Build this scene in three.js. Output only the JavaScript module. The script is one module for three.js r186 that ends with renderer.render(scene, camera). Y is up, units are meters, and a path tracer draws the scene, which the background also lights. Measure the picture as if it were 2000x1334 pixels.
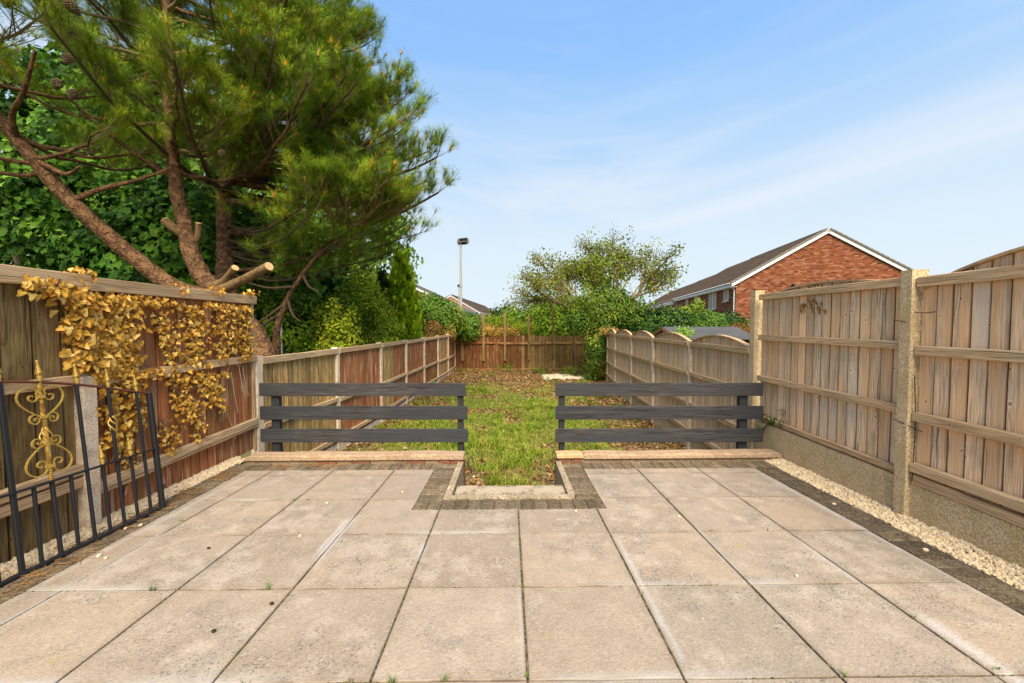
import * as THREE from 'three';
import { mergeGeometries } from 'three/addons/utils/BufferGeometryUtils.js';

// ---------------------------------------------------------------- camera, sky, sun, exposure
const CAM_H = 1.3083;
const scene = new THREE.Scene();
const camera = new THREE.PerspectiveCamera(2 * Math.atan(667 / 815) * 180 / Math.PI, 2000 / 1334, 0.05, 900);
camera.position.set(0, CAM_H, 0);
camera.rotation.set(-Math.atan(34 / 815), 0, 0);
scene.add(camera);
const renderer = new THREE.WebGLRenderer({ antialias: true });
renderer.toneMapping = THREE.LinearToneMapping;
const EXPOSURE = 2.6;
renderer.toneMappingExposure = EXPOSURE;
renderer.shadowMap.enabled = true;

const V = (x, y, z) => new THREE.Vector3(x, y, z);
function rng(seed) { let a = seed >>> 0; return () => { a = (a + 0x6D2B79F5) | 0; let t = Math.imul(a ^ (a >>> 15), 1 | a); t = (t + Math.imul(t ^ (t >>> 7), 61 | t)) ^ t; return ((t ^ (t >>> 14)) >>> 0) / 4294967296; }; }
const clamp = (x, a = 0, b = 1) => x < a ? a : x > b ? b : x;
const mix = (a, b, t) => a + (b - a) * t;
const sstep = (a, b, x) => { const t = clamp((x - a) / (b - a)); return t * t * (3 - 2 * t); };
function hash2(x, y, s) { let h = Math.imul(x, 374761393) ^ Math.imul(y, 668265263) ^ Math.imul(s, 1274126177); h = Math.imul(h ^ (h >>> 13), 1103515245); return ((h ^ (h >>> 16)) >>> 0) / 4294967296; }
// value noise that repeats every px, py cells
function vn(x, y, px, py, s) {
  const x0 = Math.floor(x), y0 = Math.floor(y); let fx = x - x0, fy = y - y0;
  fx = fx * fx * (3 - 2 * fx); fy = fy * fy * (3 - 2 * fy);
  const xa = ((x0 % px) + px) % px, xb = (xa + 1) % px, ya = ((y0 % py) + py) % py, yb = (ya + 1) % py;
  const a = hash2(xa, ya, s), b = hash2(xb, ya, s), c = hash2(xa, yb, s), d = hash2(xb, yb, s);
  return a + (b - a) * fx + (c - a + (a - b - c + d) * fx) * fy;
}
function fbm(x, y, px, py, s, oct = 4) { let v = 0, a = 0.5, n = 0; for (let i = 0; i < oct; i++) { v += a * vn(x, y, px, py, s + i * 17); n += a; a *= 0.5; x *= 2; y *= 2; px *= 2; py *= 2; } return v / n; }
const BIG = 1 << 20;
const nz = (x, y, s, o = 3) => fbm(x + 5000, y + 5000, BIG, BIG, s, o);

// sky: clear blue deepening upwards, whitish towards the horizon, thin cirrus streaks; the same all round
const SKY_STOPS = [[-90, .30, .30, .26], [-4, .52, .56, .56], [0, .79, .90, .97], [8, .755, .885, .985], [14, .66, .82, .985], [20, .52, .725, .985], [26, .40, .645, .985], [32, .305, .56, .99], [40, .26, .50, .97], [55, .22, .44, .90], [90, .17, .37, .82]];
function skyTexture() {
  const w = 2048, h = 1024, d = new Float32Array(w * h * 4);
  for (let j = 0; j < h; j++) {
    const el = ((j + .5) / h - .5) * 180;
    let k = 0; while (k < SKY_STOPS.length - 2 && el > SKY_STOPS[k + 1][0]) k++;
    const A = SKY_STOPS[k], B = SKY_STOPS[k + 1], t = clamp((el - A[0]) / (B[0] - A[0]));
    for (let i = 0; i < w; i++) {
      const u = (i + .5) / w;
      let r = mix(A[1], B[1], t), g = mix(A[2], B[2], t), b = mix(A[3], B[3], t);
      if (el > 0) {
        const e = el / 90, wx = fbm(u * 10, e * 7, 10, BIG, 5, 3) * 1.1, tilt = el - 1.4 * Math.sin(u * Math.PI * 2 * 5 + 2.2);
        const band = fbm(u * 6 + wx * .6, tilt * .21 + wx * .7, 6, BIG, 24, 5);
        const fine = fbm(u * 30 + wx * 3, tilt * .5 + wx * 1.6, 30, BIG, 41, 4);
        let c = sstep(.44, .76, band * .78 + fine * .22) * sstep(3, 12, el) * (1 - .75 * sstep(20, 34, el));
        c = c * .42 + .12 * sstep(.35, .7, fine) * sstep(2, 10, el) * (1 - sstep(22, 40, el));
        r = mix(r, .90, c); g = mix(g, .93, c); b = mix(b, .985, c);
      }
      const o = (j * w + i) * 4; d[o] = r / EXPOSURE; d[o + 1] = g / EXPOSURE; d[o + 2] = b / EXPOSURE; d[o + 3] = 1;
    }
  }
  const tx = new THREE.DataTexture(d, w, h, THREE.RGBAFormat, THREE.FloatType);
  tx.mapping = THREE.EquirectangularReflectionMapping; tx.colorSpace = THREE.LinearSRGBColorSpace; tx.magFilter = tx.minFilter = THREE.LinearFilter; tx.wrapS = THREE.RepeatWrapping; tx.needsUpdate = true;
  return tx;
}
const sky = skyTexture();
scene.background = sky; scene.environment = sky;
const sun = new THREE.DirectionalLight(new THREE.Color(1, .87, .66), 3.3);
sun.position.set(2.6, 27, 14); sun.target.position.set(0, 0, -8);
sun.castShadow = true; sun.shadow.radius = 84; sun.shadow.mapSize.set(2048, 2048);
Object.assign(sun.shadow.camera, { left: -30, right: 30, top: 30, bottom: -30, near: 1, far: 120 });
scene.add(sun, sun.target);

// ---------------------------------------------------------------- naming
const taken = new Map();
function numbered(n) { const k = taken.get(n) || 0; taken.set(n, k + 1); return k ? n + '_' + String(k).padStart(3, '0') : n; }
function tag(o, label, category, group, kind) { if (label) o.userData.label = label; if (category) o.userData.category = category; if (group) o.userData.group = group; if (kind) o.userData.kind = kind; return o; }
function thing(name, label, category, group, pos) { const o = new THREE.Group(); o.name = numbered(name); if (pos) o.position.copy(pos); scene.add(o); return tag(o, label, category, group); }
function mesh(name, geo, mat, parent = scene) { const m = new THREE.Mesh(geo, mat); m.name = parent === scene ? numbered(name) : name; m.castShadow = m.receiveShadow = true; parent.add(m); return m; }
function inst(name, geo, mat, mats, cols, parent = scene, kind = 'stuff') {
  const m = new THREE.InstancedMesh(geo, mat, mats.length); m.name = parent === scene ? numbered(name) : name; m.castShadow = m.receiveShadow = true;
  const c = new THREE.Color();
  for (let i = 0; i < mats.length; i++) { m.setMatrixAt(i, mats[i]); if (cols) { const q = cols[i]; m.setColorAt(i, c.setRGB(q[0], q[1], q[2])); } }
  if (kind) m.userData.kind = kind; parent.add(m); return m;
}
const _q = new THREE.Quaternion(), _e = new THREE.Euler();
function mtx(p, ex, ey, ez, sx, sy = sx, sz = sx) { return new THREE.Matrix4().compose(p, new THREE.Quaternion().setFromEuler(new THREE.Euler(ex, ey, ez, 'YXZ')), V(sx, sy, sz)); }
const UP = V(0, 1, 0);
function mdir(p, dir, spin, s, sy = s) { const q = new THREE.Quaternion().setFromUnitVectors(UP, dir.clone().normalize()); q.multiply(new THREE.Quaternion().setFromAxisAngle(UP, spin)); return new THREE.Matrix4().compose(p, q, V(s, sy, s)); }

// ---------------------------------------------------------------- geometry helpers
class GB { // triangles with uv and optional colour
  constructor() { this.p = []; this.u = []; this.n = null; this.c = []; this.useC = false; }
  tri(a, b, c, ua, ub, uc) { this.p.push(a[0], a[1], a[2], b[0], b[1], b[2], c[0], c[1], c[2]); this.u.push(ua[0], ua[1], ub[0], ub[1], uc[0], uc[1]); }
  quad(a, b, c, d, ua, ub, uc, ud) { this.tri(a, b, c, ua, ub, uc); this.tri(a, c, d, ua, uc, ud); }
  build(smooth) {
    const g = new THREE.BufferGeometry();
    g.setAttribute('position', new THREE.Float32BufferAttribute(this.p, 3));
    g.setAttribute('uv', new THREE.Float32BufferAttribute(this.u, 2));
    g.computeVertexNormals();
    return g;
  }
}
// bar along +y: section is a counter-clockwise (seen from +y, x right, z towards viewer) list of [x, z]; bend(t) gives [dx, dz]; top(x, z) adds to the end height
function bar(sec, L, { n = 4, bend = null, top = null, uo = 0, vo = 0, us = 1, vs = 1, jit = 0, seed = 1 } = {}) {
  const g = new GB(), N = sec.length, rings = [];
  const per = [0]; for (let i = 0; i < N; i++) { const a = sec[i], b = sec[(i + 1) % N]; per.push(per[i] + Math.hypot(a[0] - b[0], a[1] - b[1])); }
  for (let k = 0; k <= n; k++) {
    const t = k / n, d = bend ? bend(t) : [0, 0], r = [];
    for (let i = 0; i < N; i++) {
      let x = sec[i][0], z = sec[i][1];
      if (jit) { x += (hash2(k, i, seed) - .5) * jit; z += (hash2(k, i, seed + 9) - .5) * jit; }
      let y = t * L; if (top) y = t * (L + top(x, z));
      r.push([x + d[0], y, z + d[1]]);
    }
    rings.push(r);
  }
  for (let k = 0; k < n; k++) for (let i = 0; i < N; i++) {
    const j = (i + 1) % N, a = rings[k][i], b = rings[k][j], c = rings[k + 1][j], e = rings[k + 1][i];
    const ua = uo + per[i] * us, ub = uo + per[i + 1] * us;
    g.quad(b, a, e, c, [ub, vo + b[1] * vs], [ua, vo + a[1] * vs], [ua, vo + e[1] * vs], [ub, vo + c[1] * vs]);
  }
  for (const [r, fl] of [[rings[0], 1], [rings[n], 0]]) {
    for (let i = 1; i < N - 1; i++) { const f = q => [uo + q[0] * us, vo + q[2] * us]; const A = r[0], B = r[i], C = r[i + 1]; fl ? g.tri(A, B, C, f(A), f(B), f(C)) : g.tri(A, C, B, f(A), f(C), f(B)); }
  }
  return g.build();
}
// per-side tint of a bar built with n segments: base colour times mul[side]
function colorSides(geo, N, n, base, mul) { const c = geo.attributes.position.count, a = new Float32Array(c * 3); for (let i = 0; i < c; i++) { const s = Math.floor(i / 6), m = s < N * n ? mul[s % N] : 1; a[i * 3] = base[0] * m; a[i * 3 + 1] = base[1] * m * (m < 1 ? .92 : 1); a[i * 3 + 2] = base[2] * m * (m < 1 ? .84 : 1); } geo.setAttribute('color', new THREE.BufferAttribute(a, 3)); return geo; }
const rectSec = (w, d, b = .003) => [[-w / 2 + b, -d / 2], [-w / 2, -d / 2 + b], [-w / 2, d / 2 - b], [-w / 2 + b, d / 2], [w / 2 - b, d / 2], [w / 2, d / 2 - b], [w / 2, -d / 2 + b], [w / 2 - b, -d / 2]];
// beam along +x of length L from x=0, height h (centred), depth d (z from 0 to d)
function beamX(L, h, d, o = {}) { const g = bar(rectSec(h, d, o.b || .004), L, { n: o.n || 6, jit: o.jit ?? .003, ...o }); g.rotateZ(-Math.PI / 2); g.translate(0, 0, d / 2); return g; }
function tube(pts, rad, seg = 8, uvR = 1, rough = 0, seed = 3) {
  const g = new GB(), n = pts.length, rings = []; let nrm = null, len = 0; const P = pts;
  for (let i = 0; i < n; i++) {
    const t = (i === 0 ? P[1].clone().sub(P[0]) : i === n - 1 ? P[n - 1].clone().sub(P[n - 2]) : P[i + 1].clone().sub(P[i - 1])).normalize();
    if (!nrm) { nrm = Math.abs(t.y) < .9 ? V(0, 1, 0) : V(1, 0, 0); }
    nrm = nrm.clone().sub(t.clone().multiplyScalar(nrm.dot(t))).normalize();
    const bi = t.clone().cross(nrm); if (i) len += P[i].distanceTo(P[i - 1]);
    const r = [];
    for (let k = 0; k <= seg; k++) {
      const a = k / seg * Math.PI * 2; let R = typeof rad === 'function' ? rad(i / (n - 1)) : rad[i];
      if (rough) R *= 1 + rough * (hash2(i, k % seg, seed) - .5);
      const q = P[i].clone().addScaledVector(nrm, Math.cos(a) * R).addScaledVector(bi, Math.sin(a) * R);
      r.push([q.x, q.y, q.z, k / seg * uvR, len]);
    }
    rings.push(r);
  }
  for (let i = 0; i < n - 1; i++) for (let k = 0; k < seg; k++) { const a = rings[i][k], b = rings[i][k + 1], c = rings[i + 1][k + 1], d = rings[i + 1][k]; g.quad(a, b, c, d, a.slice(3), b.slice(3), c.slice(3), d.slice(3)); }
  for (const [r, f] of [[rings[0], 1], [rings[n - 1], 0]]) for (let k = 1; k < seg - 1; k++) { const a = r[0], b = r[k], c = r[k + 1]; f ? g.tri(a, c, b, a.slice(3), c.slice(3), b.slice(3)) : g.tri(a, b, c, a.slice(3), b.slice(3), c.slice(3)); }
  const geo = g.build();
  smoothTube(geo, n, seg); return geo;
}
function smoothTube(geo) { // average normals of coincident points within 70 degrees
  const p = geo.attributes.position, nn = geo.attributes.normal, map = new Map();
  for (let i = 0; i < p.count; i++) { const k = Math.round(p.getX(i) * 2e3) + ',' + Math.round(p.getY(i) * 2e3) + ',' + Math.round(p.getZ(i) * 2e3); (map.get(k) || map.set(k, []).get(k)).push(i); }
  const out = new Float32Array(p.count * 3), a = V(), b = V();
  for (const l of map.values()) for (const i of l) { a.fromBufferAttribute(nn, i); const s = V(); for (const j of l) { b.fromBufferAttribute(nn, j); if (a.dot(b) > .34) s.add(b); } s.normalize(); out[i * 3] = s.x; out[i * 3 + 1] = s.y; out[i * 3 + 2] = s.z; }
  geo.setAttribute('normal', new THREE.BufferAttribute(out, 3)); return geo;
}
function curve(pts, n) { const c = new THREE.CatmullRomCurve3(pts, false, 'centripetal'); return c.getPoints(n); }
function setColor(geo, r, g, b) { const n = geo.attributes.position.count, a = new Float32Array(n * 3); for (let i = 0; i < n; i++) { a[i * 3] = r; a[i * 3 + 1] = g; a[i * 3 + 2] = b; } geo.setAttribute('color', new THREE.BufferAttribute(a, 3)); return geo; }
function box(w, h, d, x, y, z) { const g = new THREE.BoxGeometry(w, h, d); g.translate(x, y, z); return g; }

// ---------------------------------------------------------------- textures
function enc(x) { x = clamp(x); return 255 * (x <= .0031308 ? x * 12.92 : 1.055 * Math.pow(x, 1 / 2.4) - .055); }
function ctex(w, h, fn) { const d = new Uint8Array(w * h * 4); for (let j = 0; j < h; j++) for (let i = 0; i < w; i++) { const c = fn((i + .5) / w, (j + .5) / h), o = (j * w + i) * 4; d[o] = enc(c[0]); d[o + 1] = enc(c[1]); d[o + 2] = enc(c[2]); d[o + 3] = 255; } const t = new THREE.DataTexture(d, w, h); t.colorSpace = THREE.SRGBColorSpace; return fin(t); }
function gtex(w, h, fn) { const d = new Uint8Array(w * h * 4); for (let j = 0; j < h; j++) for (let i = 0; i < w; i++) { const c = clamp(fn((i + .5) / w, (j + .5) / h)) * 255, o = (j * w + i) * 4; d[o] = d[o + 1] = d[o + 2] = c; d[o + 3] = 255; } return fin(new THREE.DataTexture(d, w, h)); }
function fin(t) { t.wrapS = t.wrapT = THREE.RepeatWrapping; t.magFilter = t.minFilter = THREE.LinearFilter; t.needsUpdate = true; return t; }
function std(o) { return new THREE.MeshPhysicalMaterial({ roughness: .9, metalness: 0, specularIntensity: .4, ...o }); }

// wood: u spans .6 m across the grain, v 2.4 m along it
const WOOD_U = 1 / .6, WOOD_V = 1 / 2.4;
function woodField(seed, w = 512, h = 1536, knots = 44) {
  const R = rng(seed), K = []; for (let i = 0; i < knots; i++) K.push([R(), R(), .005 + R() * .009, R()]);
  const g = new Float32Array(w * h), k = new Float32Array(w * h), c = new Float32Array(w * h);
  for (let j = 0; j < h; j++) for (let i = 0; i < w; i++) {
    const u = (i + .5) / w, v = (j + .5) / h; let warp = 0, kn = 0;
    for (const q of K) {
      let du = u - q[0]; du -= Math.round(du); let dv = v - q[1]; dv -= Math.round(dv);
      const X = du * .6, Y = dv * 2.4; if (Math.abs(X) > .09 || Math.abs(Y) > .28) continue;
      const e = Math.hypot(X, Y * .72) / q[2], fall = Math.exp(-((X / .034) ** 2) - ((Y / .085) ** 2));
      warp += Math.sign(X) * fall * .008; kn = Math.abs(kn) > .5 ? kn : kn + (e < .55 ? 1 : e < 1.5 ? -.35 * (1 - Math.abs(e - 1) * 2) : 0);
    }
    const uw = u + warp / .6 + (fbm(u * 6, v * 4, 6, 4, seed + 3, 2) - .5) * .014;
    const rings = .5 + .5 * Math.sin((uw * 40 + fbm(uw * 10, v * 3, 10, 3, seed + 5, 3) * 2.6) * 6.283);
    const fib = fbm(uw * 150, v * 22, 150, 22, seed + 7, 3), str = fbm(uw * 48, v * 5, 48, 5, seed + 11, 3);
    const o = j * w + i; g[o] = rings * .10 + fib * .56 + str * .34; k[o] = kn;
    c[o] = sstep(.70, .80, fbm(uw * 120, v * 3.0, 120, 3, seed + 13, 2)) * sstep(.5, .62, fbm(u * 5, v * 6, 5, 6, seed + 15, 2));
  }
  return { g, k, c, w, h };
}
const WF = woodField(11), WF2 = woodField(57, 512, 1536, 12);
function woodMat(F, fn, o = {}, mul = null) {
  const { w, h } = F, at = (u, v) => { const q = Math.min(h - 1, v * h | 0) * w + Math.min(w - 1, u * w | 0); return q; };
  const map = ctex(w, h, (u, v) => { const q = at(u, v), c = fn(F.g[q], F.k[q], F.c[q], u, v); return mul ? [c[0] * mul[0], c[1] * mul[1], c[2] * mul[2]] : c; });
  return std({ map, bumpMap: F.bump || (F.bump = gtex(w, h, (u, v) => { const q = at(u, v); return F.g[q] * .8 + .2 - F.c[q] * .5 - F.k[q] * .1; })), bumpScale: .0035, roughness: .88, vertexColors: true, ...o });
}
const lerp3 = (a, b, t) => [mix(a[0], b[0], t), mix(a[1], b[1], t), mix(a[2], b[2], t)];
const mul3 = (a, s) => [a[0] * s, a[1] * s, a[2] * s];
const M = {};
M.greyWood = woodMat(WF, (g, k, c, u, v) => { const m = fbm(u * 4, v * 6, 4, 6, 91, 4); let q = lerp3([.25, .195, .145], [.50, .405, .31], sstep(.25, .75, g)); q = lerp3(q, [.36, .325, .285], sstep(.40, .66, m) * .8); q = lerp3(q, [.46, .29, .14], sstep(.52, .78, fbm(u * 7, v * 5, 7, 5, 95, 3)) * .55); q = mul3(q, 1 - .55 * k); return mul3(q, 1 - .6 * c); }, {}, [1.76, 1.58, 1.34]);
M.railWood = woodMat(WF2, (g, k, c, u, v) => { let q = lerp3([.27, .20, .13], [.58, .46, .33], sstep(.2, .8, g)); q = lerp3(q, [.40, .36, .28], .4 * sstep(.45, .7, fbm(u * 4, v * 8, 4, 8, 33, 4))); return mul3(q, (1 - .5 * k) * (1 - .6 * c)); }, {}, [1.22, 1.05, .82]);
M.oliveWood = woodMat(WF, (g, k, c, u, v) => { const m = fbm(u * 6, v * 9, 6, 9, 191, 4); let q = lerp3([.085, .062, .038], [.27, .205, .125], sstep(.2, .82, g)); q = lerp3(q, [.30, .26, .12], sstep(.5, .74, m) * .6); q = lerp3(q, [.34, .28, .22], sstep(.6, .75, fbm(u * 20, v * 16, 20, 16, 195, 3)) * .35); return mul3(q, (1 - .5 * k) * (1 - .5 * c)); }, {}, [2.05, 1.72, 1.12]);
M.redWood = woodMat(WF, (g, k, c, u, v) => { const m = fbm(u * 9, v * 7, 9, 7, 291, 4), sc = fbm(u * 60, v * 9, 60, 9, 297, 3); let q = lerp3([.15, .055, .023], [.32, .13, .058], sstep(.2, .8, g)); q = lerp3(q, [.42, .30, .23], sstep(.54, .70, m * .55 + sc * .45) * .62); q = lerp3(q, [.14, .095, .05], sstep(.55, .75, fbm(u * 5, v * 6, 5, 6, 299, 3)) * .5); return mul3(q, (1 - .35 * k) * (1 - .5 * c)); }, {}, [1.5, 1.36, 1.12]);
M.redBrownWood = woodMat(WF, (g, k, c, u, v) => { const m = fbm(u * 7, v * 8, 7, 8, 391, 4); let q = lerp3([.10, .042, .02], [.24, .115, .055], sstep(.2, .8, g)); q = lerp3(q, [.28, .19, .10], sstep(.5, .72, m) * .6); return mul3(q, (1 - .4 * k) * (1 - .5 * c)); }, {}, [1.4, 1.22, .95]);
M.darkPaint = woodMat(WF2, (g, k, c, u, v) => { let q = lerp3([.022, .021, .022], [.125, .121, .12], sstep(.2, .8, g)); q = lerp3(q, [.13, .085, .05], sstep(.62, .8, fbm(u * 16, v * 10, 16, 10, 71, 4)) * .35); q = lerp3(q, [.06, .066, .075], sstep(.4, .7, fbm(u * 3, v * 5, 3, 5, 73, 3)) * .7); return mul3(q, 1 - .55 * k); }, { roughness: .62, bumpScale: .0016 }, [.60, .60, .62]);
M.concrete = (() => { // exposed fine aggregate, 0.5 m tile
  const f = (u, v) => fbm(u * 90, v * 90, 90, 90, 401, 3), big = (u, v) => fbm(u * 5, v * 5, 5, 5, 403, 4);
  return std({ map: ctex(512, 512, (u, v) => { const a = f(u, v), b = big(u, v); let q = lerp3([.50, .37, .21], [.70, .53, .31], sstep(.25, .7, a)); return lerp3(q, [.50, .385, .16], sstep(.45, .75, b) * .45); }), bumpMap: gtex(512, 512, (u, v) => sstep(.25, .5, f(u, v))), bumpScale: .005, roughness: .95 });
})();
M.paleConcrete = (() => { const f = (u, v) => fbm(u * 110, v * 110, 110, 110, 411, 3); return std({ map: ctex(512, 512, (u, v) => { const a = f(u, v), b = fbm(u * 6, v * 6, 6, 6, 413, 4); let q = lerp3([.56, .44, .30], [.88, .73, .54], sstep(.25, .62, a)); return lerp3(q, [.46, .31, .22], sstep(.5, .8, b) * .5); }), bumpMap: gtex(512, 512, (u, v) => sstep(.3, .6, f(u, v))), bumpScale: .0015, roughness: .95 }); })();
M.iron = std({ color: new THREE.Color(.028, .028, .03), roughness: .42, metalness: .35 });
M.rust = std({ color: new THREE.Color(.13, .05, .028), roughness: .8 });
M.gold = std({ map: ctex(128, 128, (u, v) => lerp3([.30, .17, .035], [.62, .43, .10], sstep(.25, .7, fbm(u * 8, v * 8, 8, 8, 431, 4)))), roughness: .48, metalness: .35 });
// ---------------------------------------------------------------- patio frame: the paving falls gently away from the house
const Q = new THREE.Quaternion().setFromRotationMatrix(new THREE.Matrix4().set(.99995, -.0045, .0087, 0, .0042, .9995, .0316, 0, -.0088, -.0316, .99946, 0, 0, 0, 0, 1)).normalize();
const PO = V(0, CAM_H, 0).add(V(0, -CAM_H, 0).applyQuaternion(Q));
const pw = (x, y, z) => V(x, y, -z).applyQuaternion(Q).add(PO);     // patio coordinates (z = distance from the house) to world
function onPatio(o, x = 0, y = 0, z = 0) { o.quaternion.copy(Q); o.position.copy(pw(x, y, z)); return o; }
const LAWN_Y = -.78;
const lawnY = (x, z) => LAWN_Y + (nz(x * .7, z * .7, 601, 3) - .5) * .12 + .05 * sstep(14, 18, z);
const brownAt = (x, z) => clamp(sstep(12.8, 16.2, z + (nz(x * .8, z * .5, 611, 3) - .5) * 3.2) + sstep(1.3, 2.5, x + (nz(x, z, 613, 3) - .5) * 1.6) * .8 + sstep(-1.5, -2.6, x + (nz(x, z, 615) - .5)) * .55 + sstep(6.6, 5.4, z) * sstep(.45, .6, nz(x * 2, z * 2, 617)) + .55 * sstep(.56, .7, nz(x * 1.6, z * 1.6, 619, 3)));

// ground to the horizon
{
  const g = new THREE.PlaneGeometry(900, 900, 1, 1); g.rotateX(-Math.PI / 2);
  const map = ctex(512, 512, (u, v) => lerp3([.075, .085, .03], [.15, .13, .06], fbm(u * 14, v * 14, 14, 14, 501, 5)));
  map.repeat.set(120, 120);
  const m = mesh('ground', g, std({ map, roughness: 1 })); m.position.y = -.96; tag(m, 'grassy ground stretching away under the neighbouring gardens', 'ground', null, 'structure');
}
// lawn sheet
{
  const X0 = -3.3, X1 = 3.7, Z0 = 3.55, Z1 = 18.7, nx = 56, nzz = 120, g = new THREE.PlaneGeometry(1, 1, nx, nzz), p = g.attributes.position, uv = g.attributes.uv;
  for (let i = 0; i < p.count; i++) { const u = p.getX(i) + .5, v = p.getY(i) + .5, x = mix(X0, X1, u), z = mix(Z0, Z1, v); p.setXYZ(i, x, lawnY(x, z) + (nz(x * 9, z * 9, 621, 2) - .5) * .03, -z); uv.setXY(i, u, v); }
  g.computeVertexNormals();
  const map = ctex(768, 1536, (u, v) => { const x = mix(X0, X1, u), z = mix(Z0, Z1, v), b = brownAt(x, z), n = nz(x * 22, z * 22, 631, 4); const gr = lerp3([.06, .075, .02], [.17, .17, .05], n), br = lerp3([.09, .05, .025], [.30, .20, .10], sstep(.3, .7, n)); return lerp3(gr, br, b); });
  tag(mesh('lawn', g, std({ map, roughness: 1, bumpMap: map, bumpScale: .01 })), 'overgrown green lawn turning to brown leaf litter by the back fence', 'lawn', null, 'structure');
}
// ---------------------------------------------------------------- patio
const SX0 = .068, SZ0 = 1.578, SP = .6;
const leftIn = z => -2.52 - .047 * (z - 2.07), rightIn = z => 2.405 + .022 * (z - 2.0);
const patio = new THREE.Group(); patio.name = 'patio'; tag(patio, 'paved patio of square buff concrete slabs edged with dark block paving', 'patio', null, 'structure'); onPatio(patio); scene.add(patio);
const slabMat = (() => {
  const W = 2048, H = 1344, UX = 5.6, UZ = 3.675, x0 = -2.8, z0 = .7;
  // pale efflorescence streaks: [x, z0, z1, width, strength], along joints
  const S = [[-1.13, 2.35, 3.1, .02, .9], [-1.17, 2.45, 3.1, .012, .6], [-.535, 2.4, 2.72, .018, .8], [-2.33, 1.6, 2.9, .02, .6], [-1.73, 2.2, 2.5, .015, .4], [.70, 1.6, 2.75, .016, .55], [1.27, 2.2, 2.9, .016, .5], [1.92, 1.35, 2.0, .035, .75], [1.85, 2.1, 2.7, .02, .5], [2.40, 1.6, 4.1, .025, .45], [.05, 1.55, 2.2, .01, .4], [.73, 3.2, 4.1, .018, .5], [-2.5, 2.2, 4.1, .02, .4]];
  const R = rng(77), rows = []; for (let k = 0; k < 14; k++) rows.push([.978 + Math.floor(R() * 5) * .6 + .012, -2.4 + R() * 4.6, .12 + R() * .5, .3 + R() * .5]);
  const yel = []; for (let k = 0; k < 26; k++) yel.push([-2.2 + R() * 4.5, 1.2 + R() * 2.6, .012 + R() * .02]);
  const hgt = new Float32Array(W * H);
  const map = ctex(W, H, (u, v) => {
    const x = x0 + u * UX, z = z0 + v * UZ, i = Math.floor((x - SX0) / SP), j = Math.floor((z - SZ0) / SP), t = hash2(i + 50, j + 50, 7), t2 = hash2(i + 50, j + 50, 8), t3 = hash2(i + 50, j + 50, 9);
    let c = lerp3([.455, .335, .222], [.50, .365, .238], t); c = lerp3(c, [.44, .345, .245], t2 * .6); c = mul3(c, .93 + .13 * t3);
    const lx = (x - SX0) / SP - i, lz = (z - SZ0) / SP - j;
    const big = nz(x * 2.2 + i * 3.1, z * 2.2 + j * 1.7, 701, 4), mid = nz(x * 9, z * 9, 703, 4), fine = nz(x * 90, z * 90, 705, 3), sp = nz(x * 170, z * 170, 707, 2);
    const smear = nz(x * 13 + i * 2.3, z * 13 + j * 5.1, 709, 4);
    const dirt = sstep(.42, .66, big * .55 + mid * .45) * (.35 + .65 * t3);
    c = lerp3(c, [.30, .25, .19], dirt * .4);
    c = lerp3(c, [.62, .50, .37], sstep(.5, .72, big * .5 + smear * .5) * .4); c = mul3(c, .9 + .2 * smear);
    c = mul3(c, .86 + .28 * fine);
    c = lerp3(c, [.17, .13, .085], sstep(.62, .74, sp * .75 + mid * .25) * (.3 + .7 * sstep(.40, .58, big)) * .85);
    c = lerp3(c, [.70, .60, .47], sstep(.72, .82, nz(x * 95, z * 95, 711, 2)) * .35);
    const ed = Math.min(lx, 1 - lx, lz, 1 - lz) * SP; c = lerp3(c, [.33, .25, .16], (1 - sstep(.0, .03 + .03 * mid, ed)) * .35); c = lerp3(c, [.17, .12, .07], (1 - sstep(.003, .009, ed)) * .7 * sstep(.3, .5, mid));
    for (const s of S) { const dx = Math.abs(x - s[0] + (mid - .5) * .02), q = Math.exp(-((dx / s[3]) ** 2)) * sstep(s[1], s[1] + .15, z) * sstep(s[2], s[2] - .15, z) * s[4] * (.45 + .9 * (mid - .1)); if (q > .01) c = lerp3(c, [.68, .61, .52], clamp(q)); }
    for (const s of rows) { const dz = z - s[0]; if (dz < -.03 || dz > .09) continue; const q = Math.exp(-((dz / .028) ** 2)) * sstep(s[2], s[2] * .4, Math.abs(x - s[1])) * s[3] * (.3 + mid); c = lerp3(c, [.66, .58, .48], clamp(q)); }
    for (const s of yel) { const d = Math.hypot(x - s[0], z - s[1]); if (d < .06) c = lerp3(c, [.50, .36, .13], Math.exp(-((d / s[2]) ** 2)) * .55 * sstep(.3, .6, mid)); }
    c = [c[0] * .69, c[1] * .735, c[2] * .83];
    hgt[Math.min(H - 1, v * H | 0) * W + Math.min(W - 1, u * W | 0)] = .5 * fine + .35 * sstep(.72, .5, sp) + .15 * smear;
    return c;
  });
  const bumpMap = gtex(W, H, (u, v) => hgt[Math.min(H - 1, v * H | 0) * W + Math.min(W - 1, u * W | 0)]);
  const m = std({ map, bumpMap, bumpScale: .0028, roughness: .93 }); m.userData.uv = (x, z) => [(x - x0) / UX, (z - z0) / UZ]; return m;
})();
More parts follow.
